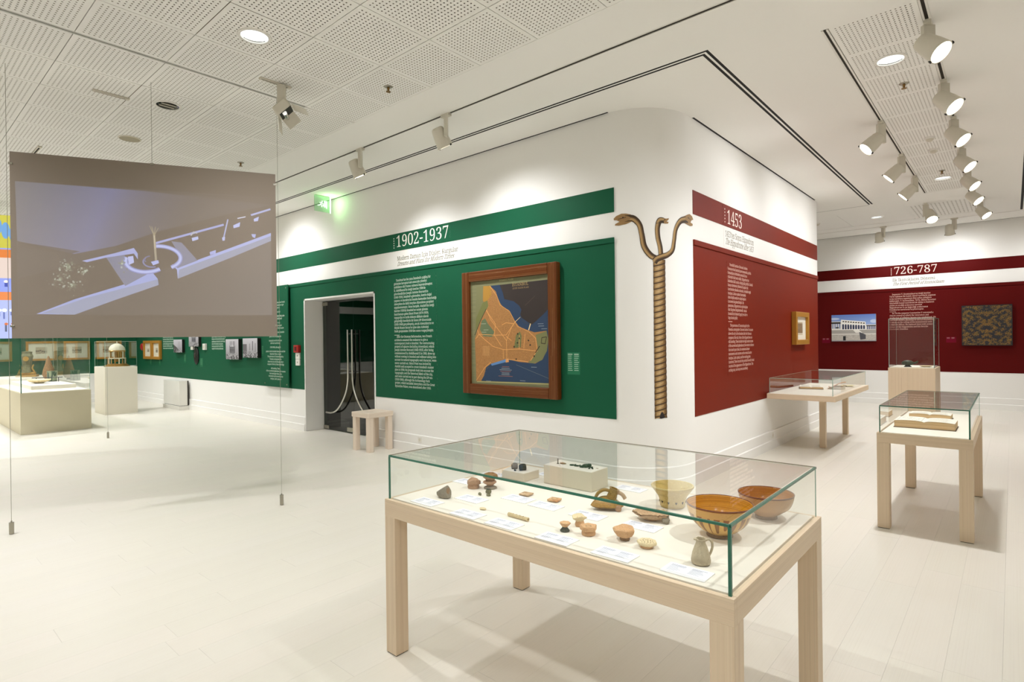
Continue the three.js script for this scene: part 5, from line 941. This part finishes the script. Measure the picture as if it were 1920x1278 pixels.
  foot(-1.375, -1.878, 0.023, 'smallest footed sherd with dark glossy foot, leftmost of three', 0, [K.bronze, K.terra, K.ivory], [[0, 0], [0.82, 0], [0.86, 0.004], [0.5, 0.014], [0.42, 0.02], [0, 0.02]], [[0.42, 0.017, 0], [0.6, 0.021, 1], [0.98, 0.031, 1], [0.94, 0.0345, 1], [0.6, 0.032, 1], [0, 0.03, 1]], 7, 1.5, 0.031);
  foot(-1.366, -1.972, 0.031, 'footed sherd with pale jagged top, rear one of three', 0.4, [K.terra, K.ivory, K.terra], [[0, 0], [0.62, 0], [0.66, 0.006], [0.58, 0.016], [0.5, 0.022], [0, 0.022]], [[0.5, 0.019, 0], [0.62, 0.026, 1], [1.06, 0.036, 1], [1.02, 0.04, 1], [0.6, 0.037, 1], [0, 0.035, 1]], 5, 4.1, 0.036, 0.004);
  foot(-1.278, -1.905, 0.032, 'squat terracotta footed sherd with angular top, rightmost of three', 0.8, [K.terra, K.terra, K.green], [[0, 0], [0.84, 0], [0.88, 0.005], [0.86, 0.014], [0.72, 0.017], [0, 0.017]], [[0.8, 0.015, 1], [1.02, 0.019, 1], [1.05, 0.033, 1], [0.98, 0.037, 1], [0.7, 0.034, 1], [0, 0.033, 1]], 5, 7.7, 0.0335);
  foot(-1.137, -1.945, 0.043, 'terracotta bowl base with broken star outline beside the dotted sherd', 0.4, [K.brown, K.terra, K.brown], [[0, 0], [0.44, 0], [0.48, 0.004], [0.42, 0.012], [0, 0.012]], [[0.42, 0.01, 0], [0.72, 0.017, 0.5], [0.96, 0.03, 1], [1.04, 0.042, 1], [0.95, 0.046, 1], [0.66, 0.035, 1], [0.3, 0.03, 1], [0, 0.03, 1]], 6, 9.2, 0.031, 0.003);
  { const q = foot(-1.032, -1.925, 0.036, 'cream sherd with small pierced dots, left of the grey jug', 0.2, [K.terra, K.ivory, K.terra], [[0, 0], [0.6, 0], [0.66, 0.004], [0.62, 0.01], [0, 0.01]], [[0.62, 0.008, 0], [0.9, 0.011, 1], [1.0, 0.018, 1], [0.94, 0.023, 1], [0.5, 0.022, 1], [0, 0.021, 1]], 8, 12.6, 0.0205);
    parts('dot', Array.from({ length: 22 }, (_, i) => { const a = i * 2.4, r = 0.004 + 0.0048 * Math.sqrt(i); return lump(0.0018, 0.0012, 0.0018, i, [], 0.05, 1).translate(Math.cos(a) * r, 0.0212, Math.sin(a) * r); }), K.brown, q); }
  // jug
  t = thing('small_jug', 'small grey beige stoneware jug with one handle in the front right corner', 'jug', [-0.815, DY, -1.905], 0.72);
  part('body', turned([[0, 0.002], [0.026, 0], [0.032, 0.004], [0.033, 0.014], [0.029, 0.036], [0.021, 0.06], [0.0155, 0.073], [0.0175, 0.083], [0.019, 0.086], [0.0165, 0.086], [0.0135, 0.074], [0.018, 0.058], [0.026, 0.03], [0.026, 0.008], [0, 0.006]], 3, 0.03), K.jug, t);
  part('handle', tubeGeo([[0.0165, 0.08, 0], [0.028, 0.083, 0], [0.038, 0.074, 0], [0.04, 0.058, 0], [0.034, 0.038, 0], [0.0275, 0.026, 0]], 0.0042, 30, 10), K.jug, t);
  part('pouring_lip', lump(0.007, 0.004, 0.006, 2, [], 0.1, 2).translate(-0.018, 0.0815, 0), K.jug, t);
  // bowls
  const bowlTex = (inside, outside, drips, rim) => canvasTex(1024, 512, (x, w, h) => {                       // v: 0 outer foot -> 0.55 rim -> 1 inner centre (canvas y runs down)
    const Y = (v) => (1 - v) * h; x.fillStyle = outside; x.fillRect(0, Y(0.55), w, h); x.fillStyle = inside; x.fillRect(0, 0, w, Y(0.55)); x.fillStyle = rim; x.fillRect(0, Y(0.575), w, h * 0.05);
    if (drips) for (let i = 0; i < 22; i++) { const a = (i / 22) * w + rr(-8, 8), b = rr(0.1, 0.24); x.fillStyle = 'rgba(120,72,24,0.75)'; x.beginPath(); x.moveTo(a - 15, Y(0.42)); x.lineTo(a + 15, Y(0.42)); x.lineTo(a + 9, Y(b)); x.quadraticCurveTo(a, Y(b - 0.05), a - 9, Y(b)); x.fill(); }
    for (let i = 0; i < 1600; i++) { x.fillStyle = rnd() < 0.5 ? 'rgba(90,46,8,0.12)' : 'rgba(255,214,120,0.12)'; x.fillRect(rnd() * w, rnd() * h, rr(2, 14), rr(1, 4)); }
    for (let i = 0; i < 60; i++) { x.strokeStyle = 'rgba(90,50,10,0.13)'; x.lineWidth = rr(1, 4); const y = rr(0, Y(0.6)); x.beginPath(); x.moveTo(0, y); x.lineTo(w, y); x.stroke(); }
  });
  const setV = (g, n, rimIndex) => { const uv = g.attributes.uv; return g; };
  function bowl(name, label, pos, R, h, tex, footR) {
    const q = thing(name, label, 'bowl', pos);
    const out = [[footR * 0.92, 0.012], [R * 0.6, 0.03], [R * 0.82, h * 0.46], [R * 0.94, h * 0.7], [R * 0.995, h * 0.97]], inn = [[R * 0.985, h], [R * 0.955, h * 0.97], [R * 0.9, h * 0.7], [R * 0.76, h * 0.44], [R * 0.5, 0.034], [0.0001, 0.024]];
    const curve = (pts, n) => new THREE.CatmullRomCurve3(pts.map(([a, b]) => new THREE.Vector3(a, b, 0))).getPoints(n).map((v) => [v.x, v.y]);
    const A = curve(out, 22), B = curve(inn, 18);
    const g = new THREE.LatheGeometry([...A, ...B].map((v) => new THREE.Vector2(...v)), 64);
    part('glazed_shell', g, std({ map: tex, roughness: 0.22 }), q);
    part('foot_ring', latheGeo([[footR * 0.6, 0.004], [footR * 0.86, 0], [footR, 0.001], [footR * 0.96, 0.018], [footR * 0.6, 0.02], [footR * 0.6, 0.004]], 48), K.brown, q);
    part('rim_line', new THREE.TorusGeometry(R * 0.985, 0.0022, 8, 72).rotateX(Math.PI / 2).translate(0, h * 0.99, 0), std({ color: 0x6a3d14, roughness: 0.3 }), q);
    return q;
  }
  bowl('footed_bowl', 'large amber glazed bowl with brown drips in the middle right of the showcase', [-0.874, DY, -2.225], 0.126, 0.128, bowlTex('#dba227', '#dfb263', true, '#8a5a1c'), 0.05);
  bowl('footed_bowl', 'second amber brown glazed bowl behind the first, near the back right corner', [-0.806, DY, -2.57], 0.113, 0.108, bowlTex('#b97d28', '#bd8f54', false, '#6d3f14'), 0.045);
  t = thing('pierced_bowl', 'pale yellow flared bowl with small triangular holes around its base', 'bowl', [-1.19, DY, -2.47]);
  const yt = canvasTex(512, 256, (x, w, h) => { x.fillStyle = '#d8c27a'; x.fillRect(0, 0, w, h); const g = x.createLinearGradient(0, 0, w, 0); g.addColorStop(0, 'rgba(150,120,40,0.35)'); g.addColorStop(0.3, 'rgba(240,228,170,0.4)'); g.addColorStop(0.6, 'rgba(160,130,50,0.3)'); g.addColorStop(1, 'rgba(150,120,40,0.35)'); x.fillStyle = g; x.fillRect(0, 0, w, h); for (let i = 0; i < 900; i++) { x.fillStyle = rnd() < 0.5 ? 'rgba(120,92,30,0.2)' : 'rgba(252,240,190,0.3)'; x.fillRect(rnd() * w, rnd() * h, rr(1, 8), rr(1, 3)); } });
  part('flared_body', latheGeo([[0, 0.004], [0.05, 0], [0.056, 0.006], [0.06, 0.036], [0.066, 0.052], [0.088, 0.082], [0.094, 0.09], [0.095, 0.1], [0.09, 0.1], [0.082, 0.088], [0.062, 0.056], [0.054, 0.04], [0.05, 0.012], [0, 0.01]], 56, 0.8), std({ map: yt, roughness: 0.35 }), t);
  part('rim_band', new THREE.TorusGeometry(0.093, 0.004, 8, 56).rotateX(Math.PI / 2).translate(0, 0.096, 0), std({ map: yt, roughness: 0.35 }), t);
  for (let i = 0; i < 11; i++) { const a = (i / 11) * Math.PI * 2 + 0.15, s = new THREE.Shape([[-0.0055, 0.0055], [0.0055, 0.0055], [0, -0.0055]].map((p) => new THREE.Vector2(...p))); const g = new THREE.ExtrudeGeometry(s, { depth: 0.003, bevelEnabled: false }); g.translate(0, 0.027, 0.0572).rotateY(a); part('pierced_hole', g, M.black, t); }
  // two display plinths and what stands on them
  t = thing('display_block', 'small low cream display block at the back of the large showcase', 'plinth', [-2.1, DY, -2.45]); part('block', bx(-0.083, 0.083, 0, 0.045, -0.066, 0.066, 0.002), M.blockcream, t); part('top_sheet', bx(-0.081, 0.081, 0.0445, 0.046, -0.064, 0.064), M.deck, t);
  t = thing('display_block', 'larger cream display block with small metal finds, back of the large showcase', 'plinth', [-1.768, DY, -2.515]); part('block', bx(-0.155, 0.155, 0, 0.1, -0.077, 0.077, 0.002), M.blockcream, t); part('top_sheet', bx(-0.153, 0.153, 0.0995, 0.101, -0.075, 0.075), M.deck, t);
  const ring = (x, y, z, r, w, label, mat, ry) => { const q = thing('hollow_ring', label, 'ring', [x, y + r, z], ry); part('band', latheGeo([[r * 0.7, -w], [r, -w], [r * 0.95, 0], [r, w], [r * 0.7, w], [r * 0.7, -w]], 28, 0.6).rotateX(Math.PI / 2), mat, q); part('bezel', lump(r * 0.35, r * 0.3, w, 2, [], 0.1, 2).translate(0, r * 0.75, 0), mat, q); return q; };
  ring(-2.135, DY + 0.046, -2.44, 0.015, 0.016, 'pale grey tubular ring with dark inside, left one on the small block', K.grey, -0.6); ring(-2.075, DY + 0.046, -2.44, 0.0165, 0.018, 'dark grey green tubular ring, right one on the small block', K.bronze, -0.6);
  const by = DY + 0.101;
  t = thing('metal_bit', 'tiny dark metal crumb at the front of the small block', 'fragment', [-2.1, DY + 0.046, -2.404]); part('body', lump(0.008, 0.005, 0.005, 4, [], 0.25, 2), K.bronze, t);
  t = thing('metal_pin', 'tiny upright dark pin at the left of the larger display block', 'pin', [-1.872, by, -2.5]); part('shaft', cyl(0.0028, 0.002, 0.028, 0, 0, 0, 10), K.bronze, t); part('base', cyl(0.007, 0.005, 0.003, 0, 0, 0, 12), K.bronze, t);
  t = thing('oval_plaque', 'flat reddish oval plaque beside the pin on the larger block', 'plaque', [-1.848, by, -2.515]); part('disc', lump(0.02, 0.003, 0.013, 5, [], 0.05, 3), K.brown, t); part('raised_centre', lump(0.011, 0.002, 0.007, 7, [], 0.05, 2).translate(0, 0.0035, 0), K.pink, t);
  const buckle = (x, z, label, k) => { const q = thing('metal_buckle', label, 'buckle', [x, by + 0.003, z], k); part('loop', new THREE.TorusGeometry(0.009, 0.0028, 8, 24).rotateX(Math.PI / 2).scale(1.2, 1, 0.9), K.bronze, q); part('tongue', tubeGeo([[0.008, 0, 0], [0.022, 0.003, -0.004]], 0.0026, 4, 8), K.bronze, q); };
  buckle(-1.785, -2.51, 'small dark metal buckle, left one of two loops on the larger block', 0.5); buckle(-1.755, -2.51, 'small dark metal buckle, right one of two loops on the larger block', 0.5);
  t = thing('metal_clasp', 'largest dark green metal clasp on the larger display block', 'clasp', [-1.702, by, -2.515], 0.6); part('body', lump(0.016, 0.011, 0.012, 3, [], 0.3, 3), K.bronze, t); part('arm', lump(0.015, 0.007, 0.006, 6, [], 0.3, 3).translate(-0.018, 0, 0.006), K.bronze, t); part('knob', lump(0.013, 0.011, 0.01, 9, [], 0.2, 3).translate(0.02, 0.002, 0), K.bronze, t);
  t = thing('metal_clasp', 'small dark arched metal clasp near the right end of the block', 'clasp', [-1.658, by, -2.5], 0.4); part('arch', new THREE.TorusGeometry(0.01, 0.0036, 8, 16, Math.PI), K.bronze, t); part('stud', lump(0.006, 0.006, 0.006, 3, [], 0.2, 2).translate(0.006, 0.004, 0), K.bronze, t);
  t = thing('metal_bit', 'tiny flat metal sliver at the right end of the larger block', 'fragment', [-1.638, by, -2.53]); part('body', lump(0.008, 0.0015, 0.002, 3, [], 0.1, 2), K.pink, t);
}
{ // printed cards on the deck
  const tex = canvasTex(512, 288, (x, w, h) => { x.fillStyle = '#f8f8fd'; x.fillRect(0, 0, w, h); x.fillStyle = '#8388a4'; for (const [a, n] of [[40, 9], [280, 8]]) for (let i = 0; i < n; i++) x.fillRect(a, 40 + i * 21, (i === 0 ? 0.9 : rr(0.5, 0.95)) * 190, i < 2 ? 9 : 6); });
  M.card = std({ map: tex, roughness: 0.6 });
  const e = std({ color: 0xf6f4f0, roughness: 0.6 }), g = new THREE.BoxGeometry(0.155, 0.003, 0.088);
  const C = [[-2.136, -1.796, 'white text card in front of the rounded grey shard, leftmost in the front row'], [-2.003, -1.966, 'white text card in front of the tiny olive fragments'], [-1.843, -1.784, 'white text card in front of the pale oval piece'], [-1.826, -2.112, 'white text card in front of the left square tile'], [-1.648, -2.104, 'white text card in front of the right square tile'], [-1.626, -1.786, 'white text card in front of the bone tube'], [-1.345, -1.782, 'white text card in front of the three footed sherds'], [-1.415, -2.106, 'white text card in front of the glazed spout fragment'], [-1.161, -2.124, 'white text card in front of the ribbed flat sherd'], [-1.087, -1.788, 'white text card in front of the terracotta base and dotted sherd'], [-0.821, -1.805, 'white text card in front of the grey jug in the front right corner'], [-1.494, -2.62, 'white text card right of the larger display block at the back'], [-2.267, -2.41, 'white text card left of the small display block at the back'], [-2.0, -2.605, 'white text card between the two display blocks at the back'], [-2.26, -2.19, 'white text card behind the pinkish sherd near the left glass'], [-1.04, -2.62, 'white text card between the yellow bowl and amber bowls at the back']];
  C.forEach(([x, z, l]) => { const t = new THREE.Mesh(g, [e, e, M.card, e, e, e]); t.name = numbered('text_card'); t.position.set(x, DY + 0.0008, z); t.castShadow = t.receiveShadow = true; tag(t, l, 'card'); scene.add(t); });
}

// ------------------------------------------------------------------ open books in the aisle showcase
function openBook(label, x, y, z, w, d, hL, turn, drawing) {
  const t = thing('open_book', label, 'book', [x, y, z], turn);
  const prof = []; const n = 24; for (let i = 0; i <= n; i++) { const u = i / n, q = Math.abs(u - 0.5) * 2; prof.push([-w / 2 + w * u, hL * (0.86 + 0.14 * Math.sin(Math.PI * Math.min(1, q * 0.85 + 0.12))) - (q < 0.1 ? 0.006 * (1 - q * 10) : 0)]); }
  const shape = [[-w / 2, 0], ...prof.map((p) => p), [w / 2, 0]]; const g = extrude(shape, d, [], 0.0015).translate(0, 0.005, -d / 2);
  const edge = canvasTex(256, 64, (c, W, Hh) => { c.fillStyle = '#e2c090'; c.fillRect(0, 0, W, Hh); for (let i = 0; i < 60; i++) { c.fillStyle = rnd() < 0.5 ? 'rgba(120,80,40,0.25)' : 'rgba(246,222,180,0.35)'; c.fillRect(0, rnd() * Hh, W, 1.2); } }, [4, 14]);
  part('page_block', g, std({ map: edge, roughness: 0.8 }), t);
  const pos = [], uv = [], idx = []; prof.forEach(([a, b], i) => { for (const s of [0, 1]) { pos.push(a, b + 0.0072, s ? -d / 2 + 0.003 : d / 2 - 0.003); uv.push(i / n, s); } if (i) { const q = (i - 1) * 2; idx.push(q, q + 2, q + 1, q + 2, q + 3, q + 1); } });
  const pg = new THREE.BufferGeometry(); pg.setAttribute('position', new THREE.Float32BufferAttribute(pos, 3)); pg.setAttribute('uv', new THREE.Float32BufferAttribute(uv, 2)); pg.setIndex(idx); pg.computeVertexNormals();
  const tex = canvasTex(640, 420, (c, W, Hh) => { c.fillStyle = '#f4eee0'; c.fillRect(0, 0, W, Hh); c.fillStyle = 'rgba(70,62,52,0.6)'; for (const a of [40, 350]) { if (drawing && a === 40) continue; for (let i = 0; i < 20; i++) c.fillRect(a, 40 + i * 17, rr(190, 250), 4); } if (drawing) { c.strokeStyle = 'rgba(60,56,52,0.75)'; c.lineWidth = 3; for (let i = 0; i < 46; i++) { c.beginPath(); const a = rr(40, 280), b = rr(120, 380); c.moveTo(a, b); c.quadraticCurveTo(a + rr(-30, 30), b - rr(10, 60), a + rr(-40, 40), b - rr(0, 70)); c.stroke(); } c.strokeRect(30, 40, 260, 350); } });
  part('open_pages', pg, std({ map: tex, roughness: 0.8, side: THREE.DoubleSide }), t);
  part('cover', bx(-w / 2 - 0.006, w / 2 + 0.006, 0, 0.005, -d / 2 - 0.005, d / 2 + 0.005, 0.002), std({ color: 0x5a4026, roughness: 0.7 }), t);
  return t;
}
openBook('larger open old book with an engraved page, nearer in the aisle showcase', -0.555, 0.771, -5.93, 0.41, 0.3, 0.058, 0, true);
openBook('smaller open old book, farther back in the aisle showcase', -0.575, 0.771, -6.55, 0.31, 0.22, 0.046, 0, false);
openBook('open paper volume with drooping leaf in the wall showcase', -2.23, 0.787, -9.2, 0.3, 0.4, 0.026, 0.25, false);
{
  const t = thing('folded_leaf', 'reddish brown folded leaf leaning on the paper volume in the wall showcase', 'document', [-1.91, 0.787, -9.3], 0.2);
  const g = new THREE.PlaneGeometry(0.22, 0.3, 10, 4), p = g.attributes.position; g.rotateX(-Math.PI / 2); for (let i = 0; i < p.count; i++) p.setY(i, 0.06 + 0.035 * Math.sin(p.getX(i) * 16) + 0.02 * p.getZ(i)); g.computeVertexNormals();
  part('leaf', g, std({ color: 0xc58e68, roughness: 0.8, side: THREE.DoubleSide }), t); part('support_wedge', bx(-0.1, 0.1, 0, 0.035, -0.12, 0.12, 0.004), M.mattwhite, t);
  const s = thing('parchment_sheet', 'small cream curled sheet at the far end of the wall showcase', 'document', [-1.9, 0.787, -9.75], 0.4); const h = new THREE.PlaneGeometry(0.24, 0.18, 10, 2); h.rotateX(-Math.PI / 2); const hp = h.attributes.position; for (let i = 0; i < hp.count; i++) hp.setY(i, 0.012 + 0.5 * hp.getX(i) * hp.getX(i)); h.computeVertexNormals(); part('sheet', h, std({ color: 0xdcd6a8, roughness: 0.8, side: THREE.DoubleSide }), s); part('weight_strip', bx(-0.01, 0.01, 0.004, 0.018, -0.09, 0.09, 0.003), K.green, s);
}
{ // on the plinth by the far wall
  const t = thing('bronze_lamp', 'small dark greenish object on the tall wooden plinth', 'lamp', [-1.4, 0.986, -12.25]);
  part('body', lump(0.09, 0.05, 0.06, 3, [], 0.1, 4).translate(0, 0.03, 0), K.bronze, t); part('spout', tubeGeo([[0.06, 0.06, 0], [0.12, 0.075, 0], [0.15, 0.1, 0]], 0.016, 10, 10), K.bronze, t); part('stand', cyl(0.06, 0.03, 0.035, 0, 0, 0, 20), M.black, t);
  const d = thing('shallow_dish', 'pale flat dish beside the dark object on the tall plinth', 'dish', [-1.14, 0.986, -12.3]); part('dish', latheGeo([[0, 0.004], [0.05, 0], [0.1, 0.02], [0.098, 0.024], [0.05, 0.008], [0, 0.008]], 32), K.ivory, d); part('foot', cyl(0.045, 0.04, 0.006, 0, 0, 0, 24), K.tile, d);
}
{ // left-hand cases
  let t = thing('shallow_dish', 'white green scalloped dish on the long white block', 'dish', [-14.5, 0.801, -2.29]);
  part('scalloped_bowl', (() => { const g = new THREE.LatheGeometry([[0, 0.012], [0.07, 0.008], [0.14, 0.03], [0.185, 0.07], [0.178, 0.076], [0.13, 0.042], [0, 0.022]].map((p) => new THREE.Vector2(...p)), 64), p = g.attributes.position; for (let i = 0; i < p.count; i++) { const x = p.getX(i), z = p.getZ(i), a = Math.atan2(z, x), r = Math.hypot(x, z), k = 1 + 0.05 * Math.cos(a * 12) * Math.min(1, r / 0.17); p.setX(i, x * k); p.setZ(i, z * k); } return toCreasedNormals(g, 0.7); })(), K.ivory, t); part('foot', cyl(0.07, 0.075, 0.012, 0, 0, 0, 28), K.green, t);
  t = thing('cylinder_vessel', 'green and white patterned cylindrical vessel on the long block', 'vessel', [-15.0, 0.801, -2.58]);
  const vt = canvasTex(256, 256, (x, w, h) => { x.fillStyle = '#8f9a7c'; x.fillRect(0, 0, w, h); x.strokeStyle = '#35503c'; x.lineWidth = 11; for (let i = 0; i < 44; i++) { x.beginPath(); const a = rnd() * w, b = rnd() * h; x.moveTo(a, b); x.quadraticCurveTo(a + rr(-40, 40), b + rr(10, 60), a + rr(-30, 30), b + rr(20, 80)); x.stroke(); } x.fillStyle = '#3d5040'; x.fillRect(0, 0, w, 14); x.fillRect(0, h - 16, w, 16); });
  part('body', latheGeo([[0, 0], [0.08, 0], [0.085, 0.01], [0.082, 0.2], [0.088, 0.215], [0.078, 0.215], [0.074, 0.02], [0, 0.015]], 36), std({ map: vt, roughness: 0.4 }), t); part('base_ring', new THREE.TorusGeometry(0.084, 0.007, 8, 36).rotateX(Math.PI / 2).translate(0, 0.008, 0), K.bronze, t);
  t = thing('cone_relic', 'tall brown pointed conical piece behind the patterned vessel', 'cone', [-15.45, 0.801, -2.6]);
  part('cone', latheGeo([[0, 0.03], [0.07, 0.04], [0.11, 0.12], [0.095, 0.22], [0.05, 0.38], [0.018, 0.5], [0, 0.53]], 28, 0.7), K.brown, t); part('stand', cyl(0.05, 0.035, 0.04, 0, 0, 0, 18), M.black, t);
  t = thing('rod_stand', 'thin dark rod on two little supports in front of the cone', 'stand', [-14.85, 0.801, -2.48], 1.2); part('rod', new THREE.CylinderGeometry(0.008, 0.008, 0.5, 10).rotateZ(Math.PI / 2).translate(0, 0.09, 0), M.black, t); parts('support', [cyl(0.008, 0.006, 0.09, -0.18, 0, 0, 8), cyl(0.008, 0.006, 0.09, 0.18, 0, 0, 8)], M.black, t);
  t = thing('ornate_clock', 'tall ornate mottled green case clock in the glass case behind', 'clock', [-17.15, 0.824, -2.5], 1.2);
  parts('base', [bx(-0.19, 0.19, 0, 0.05, -0.12, 0.12, 0.01), bx(-0.15, 0.15, 0.05, 0.11, -0.09, 0.09, 0.02)], K.glaze, t); part('case', latheGeo([[0, 0.1], [0.12, 0.1], [0.1, 0.18], [0.085, 0.28], [0.1, 0.4], [0.115, 0.48], [0.09, 0.54], [0.1, 0.58], [0, 0.6]], 8, 0.3), K.green, t);
  part('dial', cyl(0.055, 0.055, 0.01, 0, 0, 0, 28).rotateX(Math.PI / 2).translate(0, 0.42, 0.105), K.glaze, t); parts('scroll', [tubeGeo([[-0.16, 0.06, 0.05], [-0.13, 0.14, 0.05], [-0.1, 0.2, 0.04], [-0.12, 0.28, 0.02]], 0.016, 14, 8), tubeGeo([[0.16, 0.06, 0.05], [0.13, 0.14, 0.05], [0.1, 0.2, 0.04], [0.12, 0.28, 0.02]], 0.016, 14, 8)], K.glaze, t);
  // domed model
  t = thing('domed_model', 'model of a pavilion with ribbed white dome on two rings of columns', 'model', [-15.25, 1.057, -3.79]);
  const pale = std({ color: 0xe6dfc8, roughness: 0.45 }), amber = std({ color: 0xb28a4a, roughness: 0.35, metalness: 0.4 });
  part('dome', (() => { const g = new THREE.SphereGeometry(0.155, 48, 20, 0, Math.PI * 2, 0, Math.PI * 0.52), p = g.attributes.position; for (let i = 0; i < p.count; i++) { const x = p.getX(i), z = p.getZ(i), a = Math.atan2(z, x), k = 1 + 0.025 * Math.abs(Math.cos(a * 8)); p.setX(i, x * k); p.setZ(i, z * k); } return toCreasedNormals(g.translate(0, 0.36, 0), 0.5); })(), pale, t);
  part('finial', latheGeo([[0, 0.51], [0.016, 0.515], [0.007, 0.53], [0.011, 0.545], [0, 0.565]], 14), pale, t);
  part('cornice', latheGeo([[0, 0.335], [0.16, 0.335], [0.165, 0.35], [0.158, 0.36], [0, 0.36]], 40), amber, t);
  for (let i = 0; i < 10; i++) { const a = (i / 10) * 6.283; part('column', [cyl(0.009, 0.008, 0.15, Math.cos(a) * 0.14, 0.19, Math.sin(a) * 0.14, 10), cyl(0.015, 0.02, 0.02, Math.cos(a) * 0.14, 0.32, Math.sin(a) * 0.14, 10)], i % 2 ? pale : amber, t); }
  part('core_drum', latheGeo([[0, 0.1], [0.06, 0.1], [0.055, 0.34], [0, 0.34]], 20), amber, t);
  part('terrace', latheGeo([[0, 0.17], [0.165, 0.17], [0.17, 0.19], [0, 0.192]], 40), pale, t);
  for (let i = 0; i < 14; i++) { const a = (i / 14) * 6.283; part('lower_column', [cyl(0.012, 0.01, 0.115, Math.cos(a) * 0.165, 0.055, Math.sin(a) * 0.165, 8)], i % 3 ? amber : pale, t); }
  part('stepped_base', latheGeo([[0, 0], [0.25, 0], [0.25, 0.018], [0.215, 0.02], [0.215, 0.038], [0.19, 0.04], [0.19, 0.056], [0, 0.058]], 40, 0.3), amber, t);
}

renderer.render(scene, camera);
